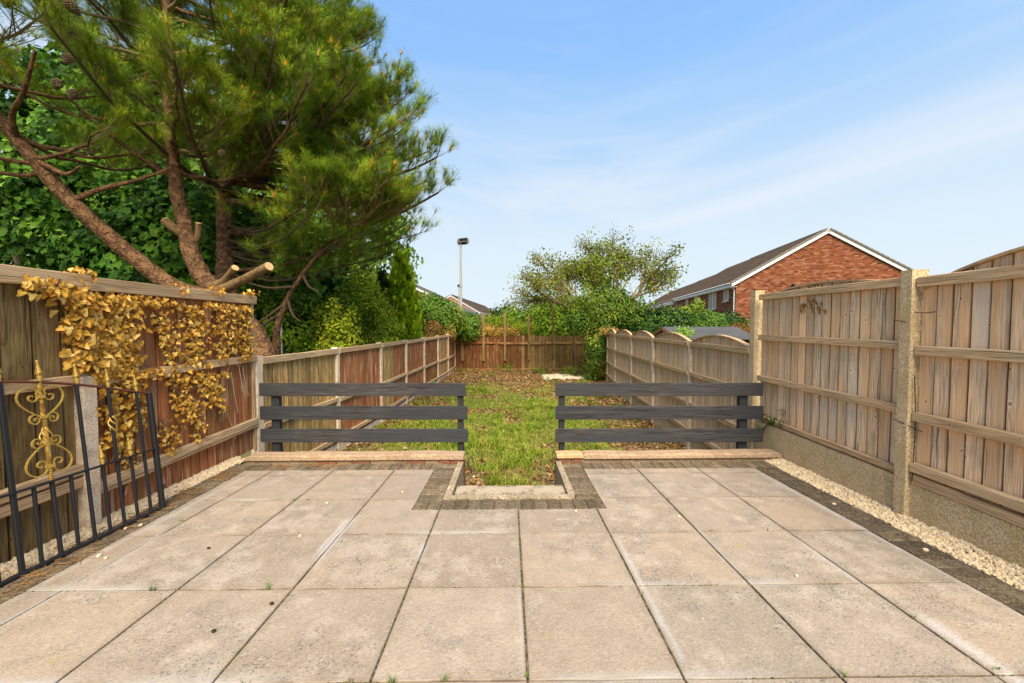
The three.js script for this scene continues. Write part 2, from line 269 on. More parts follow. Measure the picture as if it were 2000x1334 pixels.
// a flat stone from a polygon of [x, z] (patio coordinates), top at y, chamfered ragged edge
function stone(poly, y, th, uv, { ch = .0032, rag = .0016, step = .09, centre = null, seed = 1, tilt = [0, 0] } = {}) {
  const P = [], n = poly.length;
  for (let i = 0; i < n; i++) { const a = poly[i], b = poly[(i + 1) % n], L = Math.hypot(a[0] - b[0], a[1] - b[1]), k = Math.max(1, Math.round(L / step)); for (let j = 0; j < k; j++) P.push([mix(a[0], b[0], j / k), mix(a[1], b[1], j / k)]); }
  let ar = 0; for (let i = 0; i < P.length; i++) { const a = P[i], b = P[(i + 1) % P.length]; ar += a[0] * b[1] - a[1] * b[0]; } if (ar < 0) P.reverse();
  const c = centre || [P.reduce((s, q) => s + q[0], 0) / P.length, P.reduce((s, q) => s + q[1], 0) / P.length], N = P.length, O = [], I = [];
  for (let i = 0; i < N; i++) {
    const a = P[(i + N - 1) % N], q = P[i], b = P[(i + 1) % N], tx = b[0] - a[0], tz = b[1] - a[1], l = Math.hypot(tx, tz) || 1, nx = -tz / l, nzv = tx / l; // inward for ccw
    const r1 = (hash2(i, seed, 3) - .5) * 2 * rag, r2 = ch * (1 + (hash2(i, seed, 5) - .3) * 1.1);
    O.push([q[0] + nx * (r1 + .001), q[1] + nzv * (r1 + .001)]); I.push([q[0] + nx * (r1 + r2) * 1.2, q[1] + nzv * (r1 + r2) * 1.2]);
  }
  const g = new GB(), yy = (q) => y + (q[0] - c[0]) * tilt[0] + (q[1] - c[1]) * tilt[1], p3 = (q, d) => [q[0], yy(q) - d, -q[1]], w = q => uv(q[0], q[1]);
  for (let i = 0; i < N; i++) { const j = (i + 1) % N;
    g.tri(p3(c, 0), p3(I[i], 0), p3(I[j], 0), w(c), w(I[i]), w(I[j]));
    g.quad(p3(I[i], 0), p3(O[i], ch), p3(O[j], ch), p3(I[j], 0), w(I[i]), w(O[i]), w(O[j]), w(I[j]));
    g.quad(p3(O[i], ch), p3(O[i], th), p3(O[j], th), p3(O[j], ch), w(O[i]), w(O[i]), w(O[j]), w(O[j]));
  }
  return g.build();
}
{ // bedding under the stones, seen in the joints
  const g = new GB(), uv = (x, z) => [x / .5, z / .5];
  const q = (a) => { const f = a.map(([x, z]) => [x, -.011, -z]); g.quad(f[0], f[1], f[2], f[3], ...a.map(([x, z]) => uv(x, z))); };
  q([[-2.95, -1.4], [2.9, -1.4], [2.9, 3.38], [-2.95, 3.38]]); q([[-3.06, 3.381], [-.47, 3.381], [-.47, 4.34], [-3.06, 4.34]]); q([[.51, 3.381], [2.9, 3.381], [2.9, 4.34], [.51, 4.34]]);
  const map = ctex(256, 256, (u, v) => lerp3([.05, .035, .02], [.24, .17, .10], sstep(.3, .7, fbm(u * 40, v * 40, 40, 40, 511, 3))));
  mesh('bedding', g.build(), std({ map, roughness: 1 }), patio);
}
{
  const RS = rng(5), J = .0036;
  const cols = []; for (let k = -4; k <= 4; k++) cols.push(SX0 + k * SP);
  const put = (poly, o = {}) => mesh('paving_slab', stone(poly, (RS() - .5) * .003, .05, slabMat.userData.uv, { seed: 1 + (RS() * 1e4 | 0), tilt: [(RS() - .5) * .006, (RS() - .5) * .006], ...o }), slabMat, patio);
  for (let j = -5; j <= 4; j++) {
    let z0 = SZ0 + j * SP + J * .8, z1 = SZ0 + (j + 1) * SP - J * .8;
    for (let k = -5; k <= 3; k++) {
      let x0 = SX0 + k * SP + J, x1 = SX0 + (k + 1) * SP - J, a0 = x0, a1 = x0, b0 = x1, b1 = x1, za = z0, zb = z1;
      if (j >= 3 && k >= 1) { if (j === 4) continue; zb = 4.118; }
      if (j === 4) zb = 4.132;
      if (k === -5) { a0 = leftIn(za) + J; a1 = leftIn(zb) + J; }
      if (k === 3) { b0 = rightIn(za) - J; b1 = rightIn(zb) - J; }
      if (j < 2 || k <= -3 || k >= 2) { put([[a0, za], [b0, za], [b1, zb], [a1, zb]]); continue; }
      if (j === 2) {
        if (k === -2) put([[x0, za], [x1, za], [x1, 3.165], [-.742, 3.165], [-.742, zb], [x0, zb]], { centre: [-.95, 2.98] });
        else if (k === 1) put([[x0, za], [x1, za], [x1, zb], [.742, zb], [.742, 3.165], [x0, 3.165]], { centre: [.98, 2.98] });
        else put([[x0, za], [x1, za], [x1, 3.163], [x0, 3.163]]);
      } else { if (k === -2) put([[x0, za], [-.742, za], [-.742, zb], [x0, zb]]); if (k === 1) put([[.742, za], [x1, za], [x1, zb], [.742, zb]]); }
    }
  }
  // block pavers
  const pm = (() => { const f = (u, v) => fbm(u * 60, v * 60, 60, 60, 521, 4); return std({ map: ctex(512, 512, (u, v) => { const a = f(u, v), b = fbm(u * 7, v * 7, 7, 7, 523, 4); return lerp3(lerp3([.075, .056, .035], [.185, .142, .092], sstep(.25, .75, a)), [.25, .19, .12], sstep(.5, .75, b) * .45); }), bumpMap: gtex(512, 512, f), bumpScale: .004, roughness: .95, vertexColors: true }); })();
  const pav = (poly, dark = 1) => { const t = (.72 + RS() * .5) * dark, h = (RS() - .5) * .06; const g = stone(poly, (RS() - .5) * .005, .06, (x, z) => [x * 1.9 + h * 7, z * 1.9], { ch: .005, rag: .0022, step: .06, seed: 1 + (RS() * 1e4 | 0), tilt: [(RS() - .5) * .03, (RS() - .5) * .03] }); setColor(g, t * (1 + h), t, t * (1 - h * 1.3)); mesh('block_paver', g, pm, patio); };
  const e = .003;
  for (let z = -1.3; z < 4.1; z += .1035) { const z1 = Math.min(z + .1005, 4.13); pav([[leftIn(z) - .212, z], [leftIn(z) - e, z], [leftIn(z1) - e, z1], [leftIn(z1) - .212, z1]], .95); pav([[rightIn(z) + e, z], [rightIn(z) + .218, z], [rightIn(z1) + .218, z1], [rightIn(z1) + e, z1]], .82); }
  for (let x = -2.86; x < -.79; x += .1035) pav([[x, 4.14], [x + .1, 4.14], [x + .1, 4.345], [x, 4.345]], 1.1);
  for (let x = .745; x < 2.62; x += .1035) pav([[x, 4.125], [x + .1, 4.125], [x + .1, 4.335], [x, 4.335]], 1.15);
  for (let z = 3.37; z < 4.3; z += .1035) { const z1 = Math.min(z + .1, 4.34); pav([[-.735, z], [-.538, z], [-.538, z1], [-.735, z1]], 1.15); pav([[.54, z], [.737, z], [.737, z1], [.54, z1]], 1.05); }
  for (let x = -.735; x < .70; x += .1035) { const x1 = Math.min(x + .1, .737); pav([[x, 3.17], [x1, 3.17], [x1, 3.364], [x, 3.364]], 1); }
  // recess: edging stones, step, side walls
  const st = (n, w, h, d, x, y, z, m = M.edge, rag = .004) => { const g = new THREE.BoxGeometry(w, h, d, Math.max(1, Math.round(w / .08)), 2, Math.max(1, Math.round(d / .08))); const p = g.attributes.position; for (let i = 0; i < p.count; i++) { const X = p.getX(i) + x, Y = p.getY(i) + y, Z = p.getZ(i); p.setXYZ(i, X + (nz(X * 9, Z * 9 + Y * 5, 541) - .5) * rag, Y + (nz(X * 12 + 3, Z * 12, 543) - .5) * rag, Z - z + (nz(X * 9, Y * 9, 545) - .5) * rag); } const uv = g.attributes.uv, nn = g.attributes.normal; for (let i = 0; i < p.count; i++) { const ax = Math.abs(nn.getX(i)), ay = Math.abs(nn.getY(i)); uv.setXY(i, (ax > .5 ? p.getZ(i) : p.getX(i)) * 2, (ay > .5 ? p.getZ(i) : p.getY(i)) * 2); } g.computeVertexNormals(); return mesh(n, g, m, patio); };
  M.edge = std({ map: ctex(512, 512, (u, v) => { const a = fbm(u * 40, v * 40, 40, 40, 531, 4), b = fbm(u * 6, v * 5, 6, 5, 533, 4); return lerp3(lerp3([.22, .17, .11], [.47, .38, .27], sstep(.25, .75, a)), [.24, .20, .11], sstep(.45, .7, b) * .5); }), bumpMap: gtex(512, 512, (u, v) => fbm(u * 40, v * 40, 40, 40, 531, 4)), bumpScale: .004, roughness: .95 });
  st('edging_stone', 1.065, .25, .055, 0, -.113, 3.398);
  st('edging_stone', .058, .9, .93, -.504, -.44, 3.90); st('edging_stone', .055, .9, .93, .516, -.44, 3.90);
  const stepMat = std({ map: ctex(512, 512, (u, v) => { const a = fbm(u * 30, v * 30, 30, 30, 551, 4), b = fbm(u * 4, v * 4, 4, 4, 553, 4); return lerp3(lerp3([.17, .135, .09], [.34, .275, .195], sstep(.25, .7, a)), [.44, .36, .26], sstep(.5, .62, b) * .7); }), bumpMap: M.edge.bumpMap, bumpScale: .004, roughness: .95 });
  st('step', .945, .12, .31, .01, -.084, 3.585, stepMat); st('step', .945, .12, .32, .01, -.36, 3.89, stepMat); st('step', .945, .2, .32, .01, -.62, 4.21, stepMat);
  st('riser', .94, .3, .3, .01, -.36, 3.58, stepMat, .001);
}
// ---------------------------------------------------------------- low retaining walls at the end of the patio
M.mortar = std({ color: new THREE.Color(.74, .70, .62), map: ctex(1024, 512, (u, v) => { const a = fbm(u * 60, v * 30, 60, 30, 561, 4), b = fbm(u * 9, v * 6, 9, 6, 563, 4); return lerp3(lerp3([.43, .31, .22], [.60, .46, .345], sstep(.2, .8, a)), [.36, .25, .165], sstep(.48, .72, b) * .6); }), bumpMap: gtex(512, 256, (u, v) => fbm(u * 24, v * 12, 24, 12, 567, 4)), bumpScale: .004, roughness: .95 });
M.redBrick = std({ map: ctex(256, 256, (u, v) => { const a = fbm(u * 40, v * 40, 40, 40, 571, 4), b = fbm(u * 5, v * 5, 5, 5, 573, 3); return lerp3(lerp3([.13, .05, .03], [.25, .11, .065], a), [.36, .26, .19], sstep(.55, .75, b) * .6); }), bumpMap: gtex(256, 256, (u, v) => fbm(u * 40, v * 40, 40, 40, 571, 4)), bumpScale: .004 });
M.buffBrick = std({ map: ctex(256, 256, (u, v) => lerp3([.42, .22, .10], [.66, .44, .26], fbm(u * 24, v * 24, 24, 24, 581, 4))), roughness: .95 });
function lumpy(w, h, d, nx, ny, nzz, amp, seed, mat, name, parent, x, y, z) {
  const g = new THREE.BoxGeometry(w, h, d, nx, ny, nzz), p = g.attributes.position, uv = g.attributes.uv, nn = g.attributes.normal;
  for (let i = 0; i < p.count; i++) { const X = p.getX(i), Y = p.getY(i), Z = p.getZ(i), wx = X + x, rx = Math.max(0, Math.abs(X) - w / 2 + .02) / .02, rz = Math.max(0, Math.abs(Z) - d / 2 + .02) / .02, top = Y > h / 2 - .001 ? 1 : 0;
    const ax = Math.abs(nn.getX(i)), ay = Math.abs(nn.getY(i)); uv.setXY(i, (ax > .5 ? Z : X) + seed, (ay > .5 ? Z : Y) * 2);
    p.setXYZ(i, X + (nz(wx * 7, Z * 9 + Y * 6, seed + 2) - .5) * amp * .6, Y + top * ((nz(wx * 3.2, Z * 5, seed, 3) - .5) * amp * 1.6 - .009 * (rx * rx + rz * rz)), Z + (nz(wx * 4, Y * 9, seed + 4, 3) - .5) * amp); }
  g.translate(x, y, -z); g.computeVertexNormals(); smoothTube(g); return mesh(name, g, mat, parent);
}
for (const [side, xa, xb, label] of [[-1, -2.74, -.475, 'low retaining wall with pinkish mortar capping left of the garden step'], [1, .50, 2.86, 'low retaining wall with pale mortar capping right of the garden step']]) {
  const w = thing('low_wall', label, 'wall'); onPatio(w);
  const end = side < 0 ? xb : xa, bx = side < 0 ? -1 : 1;
  const L = xb - xa;
  if (side < 0) lumpy(L, .05, .2, 70, 2, 8, .016, 61, M.mortar, 'capping', w, (xa + xb) / 2, .062, 4.44);
  else { lumpy(L - .285, .045, .19, 70, 2, 8, .013, 65, M.mortar, 'capping', w, (xa + xb + .285) / 2, .058, 4.43); lumpy(.28, .04, .19, 8, 2, 6, .006, 66, M.buffBrick, 'capping_brick', w, xa + .14, .064, 4.43); }
  lumpy(L - .02, .9, .15, 60, 6, 2, .012, 71 + side, M.mortar, 'wall_face', w, (xa + xb) / 2, -.41, 4.445);
  for (let k = 0; k < (side < 0 ? 2 : 2); k++) lumpy(side < 0 ? .13 : .118, .05, .09, 4, 2, 2, .005, 81 + k + side * 5, M.redBrick, 'brick', w, end + bx * (.068 + k * .137), .012, 4.392);
  for (let r = 0; r < 8; r++) lumpy(.05, .062, .19, 2, 2, 4, .006, 91 + r + side * 20, M.redBrick, 'brick', w, end + bx * .022, -.035 - r * .077, 4.44);
  if (side < 0) for (let k = 0; k < 3; k++) lumpy(.2, .035, .06, 6, 2, 2, .014, 131 + k, M.redBrick, 'brick', w, [-1.55, -1.9, -.98][k], .012, 4.378);
}
// ---------------------------------------------------------------- gravel strips
function stoneGeo(seed) { const g = new THREE.IcosahedronGeometry(1, 1), p = g.attributes.position; for (let i = 0; i < p.count; i++) { const v = V().fromBufferAttribute(p, i), s = .78 + .5 * nz(v.x * 1.4 + seed * 7, v.y * 1.4 + v.z * 1.9, seed, 2); p.setXYZ(i, v.x * s, v.y * s * .66, v.z * s * .86); } g.computeVertexNormals(); return g; }
const STONES = [1, 2, 3, 4].map(stoneGeo);
M.stone = std({ color: 0xffffff, roughness: .9 });
for (const [side, label] of [[-1, 'strip of pale cream gravel between the paving and the left board fence'], [1, 'strip of pale cream gravel along the concrete base of the right fence']]) {
  const g = thing('gravel_strip', label, 'gravel'); g.userData.kind = 'stuff'; onPatio(g);
  const R = rng(200 + side), ms = [[], [], [], []], cs = [[], [], [], []];
  const xi = z => side < 0 ? leftIn(z) - .215 : rightIn(z) + .222, xo = z => side < 0 ? -2.905 - .042 * (z - 2.3) : 2.885;
  const bg = new GB(); for (let z = -.3; z < 4.6; z += .2) { const a = [xi(z), -.035, -z], b = [xo(z) + side * .06, -.03, -z], c = [xo(z + .2) + side * .06, -.03, -z - .2], d = [xi(z + .2), -.035, -z - .2]; bg.quad(a, b, c, d, [0, 0], [1, 0], [1, 1], [0, 1]); } 
  mesh('bed', bg.build(), std({ color: new THREE.Color(.20, .15, .09), side: THREE.DoubleSide }), g);
  for (let i = 0; i < 7000; i++) {
    const z = .6 + R() * 3.95, t = R(), x = mix(xi(z), xo(z), t), s = .0095 + R() * R() * .011, k = R() * 4 | 0, c = .72 + R() * .42, w = R();
    const heap = .02 * sstep(.1, .8, t) * (side < 0 ? 1 : .7);
    ms[k].push(mtx(V(x, -.018 + R() * .02 + heap, -z), R() * 6, R() * 6, R() * 6, s)); cs[k].push([.68 * c, (.51 + .05 * w) * c, (.30 + .09 * w) * c]);
  }
  for (let k = 0; k < 4; k++) inst('stones', STONES[k], M.stone, ms[k], cs[k], g);
}
{ const R = rng(31), list = [[-2.47, 2.52], [-2.40, 2.49], [-2.58, 2.93], [-2.64, 2.88], [-1.38, 2.75], [-1.44, 3.30], [1.23, 3.0], [-.33, 3.9], [.50, 3.11], [1.56, 2.24], [-.05, 3.36], [2.52, 3.2], [2.53, 2.5], [-.9, 3.52]];
  for (const [x, z] of list) { const m = mesh('pebble', STONES[R() * 4 | 0], std({ color: new THREE.Color(.62, .5, .34) })); m.position.copy(pw(x, .006, z)); m.scale.setScalar(.009 + R() * .006); m.rotation.set(0, R() * 6, 0); tag(m, 'small cream pebble strayed from the gravel onto the paving', 'pebble', 'stray pebbles on the paving'); }
  const dk = [[-1.87, 2.6, 'dark snail shell on a slab beyond the leaning gate'], [-1.17, 2.05, 'dark snail shell on a slab nearest the bottom left'], [-1.32, 1.86, 'small dark snail shell lying on a slab joint']];
  for (const [x, z, l] of dk) { const pts = []; for (let i = 0; i <= 40; i++) { const a = i / 40 * 13; pts.push(V(Math.cos(a) * (.011 - i * .00024), i * .00018, Math.sin(a) * (.011 - i * .00024))); } const m = mesh('snail_shell', tube(pts, t => .0062 * (1 - t * .75), 6), std({ color: new THREE.Color(.035, .022, .014), roughness: .4 })); m.position.copy(pw(x, .005, z)); m.scale.setScalar(.72); tag(m, l, 'snail shell'); }
}
// ---------------------------------------------------------------- fences
const boardSec = (w, t1 = .018, lap = .008, b = .002) => [[0, 0], [0, .003], [.0225, .004], [.0245, .0165], [.029, .0195], [w - b * 1.5, lap + t1], [w, lap + t1 - b], [w, lap]];
// lap strip and sawn edge: shade between boards painted in, over unbleached wood
const LAP_SHADE = [.3, .26, .34, .62, 1, .7, .42, .8], LAP_SHADE_M = LAP_SHADE.map((_, i) => LAP_SHADE[(14 - i) % 8]);
const FR = rng(303);
const mirrorSec = s => s.map(([x, z]) => [s[6][0] - x, z]).reverse();
function tint(spread, warm = .05) { const t = 1 + (FR() - .5) * spread, w = (FR() - .5) * warm; return [t * (1 + w), t, t * (1 - w)]; }
// one close-boarded panel from p0 to p1 ([x, depth] as in the plan), seen from its rail side
function panel(parent, p0, p1, yb, yt, o) {
  const dx = p1[0] - p0[0], dz = -(p1[1] - p0[1]), gp = o.gap ?? .05, L = Math.hypot(dx, dz) - gp * 2, a = Math.atan2(-dz, dx);
  const g = new THREE.Group(); g.name = 'panel'; g.position.set(p0[0] + dx / (L + gp * 2) * gp, yb, -p0[1] + dz / (L + gp * 2) * gp); g.rotation.y = a; parent.add(g);
  if (o.label) g.userData.label = o.label;
  const n = Math.round(L / o.pitch), pit = L / n, H = yt - yb, arch = o.arch || 0;
  const topAt = x => arch ? arch * (1 - (2 * x / L - 1) ** 2) - arch * .15 : 0;
  for (let i = 0; i < n; i++) {
    const w = pit + .012, bx = (FR() - .5) * .005, bz = (FR() - .5) * .008, ph = FR() * 6, dy = o.ragged ? (FR() - .5) * o.ragged : 0;
    
    const sec = boardSec(w), geo = bar(o.flip ? mirrorSec(sec) : sec, H + dy, { n: 4, bend: t => [Math.sin(t * 3 + ph) * bx, Math.abs(Math.sin(t * 3.1 + ph)) * bz * .6], top: arch ? x => topAt(i * pit + x) : null, uo: FR(), vo: FR(), us: WOOD_U, vs: WOOD_V, jit: .0015, seed: i });
    geo.rotateY((FR() - .5) * .05); geo.translate(i * pit + (FR() - .5) * .003, 0, 0);
    const c = tint(o.spread ?? .35, o.warm ?? .06).map(q => q * (o.dark ?? 1)); colorSides(geo, 8, 4, c, o.flip ? LAP_SHADE_M : LAP_SHADE);
    mesh('board', geo, o.mat(i, n), g);
  }
  for (const [h, hh, d, l] of o.rails) { const geo = beamX(L + (l ? .02 : 0), hh, d, { us: WOOD_U, vs: WOOD_V, uo: FR(), vo: FR(), n: 8, jit: .004, seed: FR() * 1e4 | 0, bend: t => [Math.sin(t * 3.1) * (FR() - .5) * .004, 0] }); geo.translate(0, h - yb, .026); setColor(geo, ...tint(.25, .05)); mesh('rail', geo, o.railMat, g); }
  if (o.cap) { const geo = new GB(), N = 14; for (let k = 0; k < N; k++) { const xa = k / N * L, xb = (k + 1) / N * L, ya = H + topAt(xa) + .002, y2 = H + topAt(xb) + .002, h = .016, z0 = -.012, z1 = .052; const q = (x, y, z) => [x, y, z];
      const F = (A, B, C, D) => geo.quad(A, B, C, D, [0, xa], [0, xb], [.06, xb], [.06, xa]);
      F(q(xa, ya + h, z1), q(xb, y2 + h, z1), q(xb, y2 + h, z0), q(xa, ya + h, z0)); F(q(xa, ya, z1), q(xb, y2, z1), q(xb, y2 + h, z1), q(xa, ya + h, z1)); F(q(xa, ya, z0), q(xb, y2, z0), q(xb, y2, z1), q(xa, ya, z1)); F(q(xa, ya + h, z0), q(xb, y2 + h, z0), q(xb, y2, z0), q(xa, ya, z0)); }
    const b = geo.build(); setColor(b, ...tint(.2)); mesh('cap', b, o.railMat, g); }
  for (const x of o.battens || []) { const b = bar(rectSec(.04, .03), H, { us: WOOD_U, vs: WOOD_V, uo: FR(), vo: FR(), n: 4, jit: .002 }); b.translate(x < 0 ? L - .02 : x, 0, .036); setColor(b, ...tint(.2)); mesh('batten', b, o.railMat, g); }
  return { g, L };
}
function post(parent, x, z, y0, y1, w, d, mat, rot = 0, domed = 0) {
  const g = bar(rectSec(w, d, .008), y1 - y0, { n: 10, jit: .004, seed: FR() * 1e4 | 0, us: 2, vs: 2, uo: FR(), vo: FR() }); const m = mesh('post', g, mat, parent); m.position.set(x, y0, -z); m.rotation.y = rot; m.rotation.z = (FR() - .5) * .008; return m;
}
function gravelBoard(parent, p0, p1, y0, y1, th, mat, off = 0) {
  const dx = p1[0] - p0[0], dz = -(p1[1] - p0[1]), L = Math.hypot(dx, dz), a = Math.atan2(-dz, dx), g = beamX(L - .02, y1 - y0, th, { us: 2, vs: 2, uo: FR(), vo: FR(), n: 10, jit: .004 });
  const m = mesh('gravel_board', g, mat, parent); m.position.set(p0[0] + Math.sin(a) * off, (y0 + y1) / 2, -p0[1] + Math.cos(a) * off); m.rotation.y = a; return m;
}
const AT = (arr, i) => arr[i % arr.length];
// tall left fence (faces +x)
{
  const f = thing('fence', 'tall left board fence beside the patio draped in dead ivy', 'fence');
  panel(f, [-2.885, .7], [-2.965, 2.86], -.22, 1.60, { gap: .004, dark: .5, pitch: .165, mat: () => M.oliveWood, rails: [[1.595, .10, .05, 1], [.935, .065, .045], [.33, .07, .05], [.245, .07, .04]], railMat: M.railWood, spread: .3, label: 'dark weathered grey brown panel of wide boards' });
  panel(f, [-2.966, 2.868], [-3.052, 4.86], -.15, 1.58, { gap: .004, pitch: .115, mat: () => M.redWood, rails: [[1.585, .095, .05, 1], [.915, .075, .05], [.175, .07, .05], [.125, .035, .045]], railMat: M.railWood, battens: [.02, -1], spread: .3, label: 'panel with flaking red brown stain' });
  post(f, -2.935, 2.83, -.2, .955, .115, .10, M.paleConcrete, 0);
  // bolt heads on the top rail
  for (const z of [3.30, 3.40, 3.78, 4.0, 4.63]) { const b = new THREE.CylinderGeometry(.011, .012, .008, 10); b.rotateZ(Math.PI / 2); const m = mesh('bolt', b, M.rust, f); m.position.set(-2.918 - .043 * (z - 2.9), 1.585, -z); }
}
// left garden fence: chain of concrete posts and panels
{
  const f = thing('fence', 'long left garden fence of patchy red and olive panels with concrete posts', 'fence');
  const P = [[-3.045, 4.93], [-2.902, 6.826], [-2.791, 8.753], [-2.757, 10.682], [-2.697, 12.611], [-2.627, 14.54], [-2.56, 16.469], [-2.55, 18.38]];
  const T = [.915, .915, .905, .89, .89, .895, .91, .93];
  const mats = [() => M.oliveWood, () => M.redWood, (i, n) => i < n * .45 ? M.oliveWood : M.redWood, () => M.redWood, () => M.redBrownWood, () => M.oliveWood, () => M.redBrownWood];
  for (let i = 0; i < 7; i++) {
    panel(f, P[i], P[i + 1], -.66, T[i] - .02, { pitch: i ? .092 : .108, mat: mats[i], rails: [[T[i] - .045, .085, .045, 1], [.08 - .02 * i, .065, .045], [-.56, .065, .045]], railMat: M.railWood, spread: i ? .5 : .6, warm: .1, ragged: i ? 0 : .03 });
    gravelBoard(f, P[i], P[i + 1], -.9, -.63 - (i > 4 ? .0 : .03), .05, M.paleConcrete, -.01);
  }
  P.forEach((p, i) => post(f, p[0] + .01, p[1], -.95, T[i] + .015, i ? .10 : .095, i ? .10 : .12, M.paleConcrete, -.05));
}
// back fence
{
  const f = thing('fence', 'stained board fence across the far end of the garden with timber poles', 'fence');
  const X = [-2.5, -.72, .40, 1.45, 3.32]; let first = true;
  for (let i = 0; i < 4; i++) panel(f, [X[i] - .05, 18.42], [X[i + 1] + .05, 18.42], -.76, .78 + (i > 1 ? .03 : 0), { pitch: .15, mat: (k, n) => { const x = X[i] + (k + .5) / n * (X[i + 1] - X[i]); return x < .35 ? M.redBrownWood : x < .9 ? (k % 2 ? M.redBrownWood : M.oliveWood) : M.oliveWood; }, rails: [[.46 + .04 * (i - 1) * (i - 2) * .3, .09, .05], [-.70, .10, .05]], railMat: i < 2 ? M.redBrownWood : M.oliveWood, dark: .66, spread: .5, warm: .14, ragged: .05 });
  for (const x of [-.68, 1.46]) { const m = post(f, x, 18.36, -.78, .54, .07, .06, M.redBrownWood); setColor(m.geometry, .9, .85, .8); }
  const px = [[-2.18, 1.3, -.30], [-1.25, 1.82, -.31], [-.31, 1.80, -.30], [.74, 1.72, -.27], [1.79, 2.18, -.12], [2.72, 1.12, -.11]];
  px.forEach(([x, t, b], i) => { const g = bar(rectSec(.095, .06, .006), t - b, { us: WOOD_U, vs: WOOD_V, uo: FR(), vo: FR(), n: 6, jit: .004 }); setColor(g, ...(i === 4 ? [.38, .44, .20] : [.46, .45, .34])); const m = mesh('pole', g, M.railWood, f); m.position.set(x, b, -18.33); m.rotation.z = (FR() - .5) * .012; });
}
// right garden fence: arched panels (faces -x)
{
  const f = thing('fence', 'long right garden fence of bow topped light brown panels', 'fence');
  const P = [[2.895, 4.93], [2.962, 6.828], [3.012, 8.758], [3.105, 10.685], [3.168, 12.614], [3.37, 14.53], [3.5, 16.3], [3.55, 18.3]];
  for (let i = 0; i < 7; i++) {
    panel(f, P[i + 1], P[i], -.5, 1.03, { pitch: .098, mat: () => M.greyWood, rails: [[.985, .07, .045], [.50, .065, .045], [.0, .065, .045], [-.44, .065, .045]], railMat: M.railWood, arch: .13, flip: true, cap: true, spread: .28 });
    gravelBoard(f, P[i + 1], P[i], -.95, -.5, .05, M.concrete, -.01);
  }
  P.slice(1).forEach(p => post(f, p[0] - .01, p[1], -.95, 1.035, .10, .10, M.paleConcrete, 0));
}
// tall right fence
{
  const f = thing('fence', 'tall right fence of weathered vertical boards on concrete base panels', 'fence');
  const P = [[2.905, 4.86], [2.885, 2.965], [2.87, 1.08]];
  panel(f, P[0], P[1], .17, 1.60, { pitch: .108, mat: () => M.greyWood, rails: [[1.615, .065, .042], [1.155, .06, .042], [.69, .06, .042], [.235, .05, .03]], railMat: M.railWood, arch: .10, flip: true, cap: true, spread: .4 });
  panel(f, P[1], P[2], .17, 1.57, { pitch: .108, mat: () => M.greyWood, rails: [[1.60, .07, .042], [1.125, .065, .042], [.66, .065, .042], [.30, .065, .045], [.215, .065, .03]], railMat: M.railWood, arch: .21, flip: true, cap: true, spread: .26 });
  gravelBoard(f, P[0], P[1], -.22, .195, .05, M.concrete, .0); gravelBoard(f, P[1], P[2], -.2, .18, .05, M.concrete, .0);
  post(f, 2.885, 4.93, -.95, 1.70, .11, .11, M.concrete); post(f, 2.862, 2.975, -.25, 1.69, .115, .10, M.concrete);
  // black wire ties round the post
  const tie = (a, b, c) => mesh('wire_tie', tube(curve([a, b, c], 8), () => .0028, 5), M.iron, f);
  tie(V(2.76, 1.335, -3.02), V(2.80, 1.325, -2.965), V(2.806, 1.31, -2.93)); tie(V(2.79, 1.39, -2.90), V(2.83, 1.385, -2.87), V(2.845, 1.392, -2.81)); tie(V(2.79, .615, -3.03), V(2.80, .60, -2.96), V(2.83, .565, -2.85));
  tie(V(2.815, .95, -2.905), V(2.825, .6, -2.895), V(2.82, .2, -2.9));
}
// ---------------------------------------------------------------- grey railings
for (const [side, xa, xb, xs, label] of [[-1, -2.762, -.488, [-2.61, -.57], 'dark grey three board railing left of the garden step'], [1, .478, 2.765, [.55, 2.56], 'dark grey three board railing right of the garden step']]) {
  const r = thing('railing', label, 'railing', null, V(xa, 0, -4.56)); r.rotation.y = side < 0 ? .0 : .006;
  const R = rng(44 + side);
  [[.592, .142], [.335, .147], [.083, .147]].forEach(([y, h], i) => { const g = beamX(xb - xa - (i === 0 ? .012 : 0) - R() * .008, h, .028, { us: WOOD_U, vs: WOOD_V, uo: R(), vo: R(), n: 10, jit: .0012, b: .003, seed: i }); g.translate(0, y, 0); setColor(g, ...[[1.1, 1.05, 1], [.95, .95, .95], [1.05, 1.05, 1.05]][i]); mesh('board', g, M.darkPaint, r); });
  for (const x of xs) { const g = bar(rectSec(x < -2 || x > 2 ? .09 : .062, .062, .003), .62 + .85, { us: WOOD_U, vs: WOOD_V, uo: R(), vo: R(), n: 4 }); g.translate(x - xa, -.85, -.033); setColor(g, .8, .8, .82); mesh('post', g, M.darkPaint, r); }
}
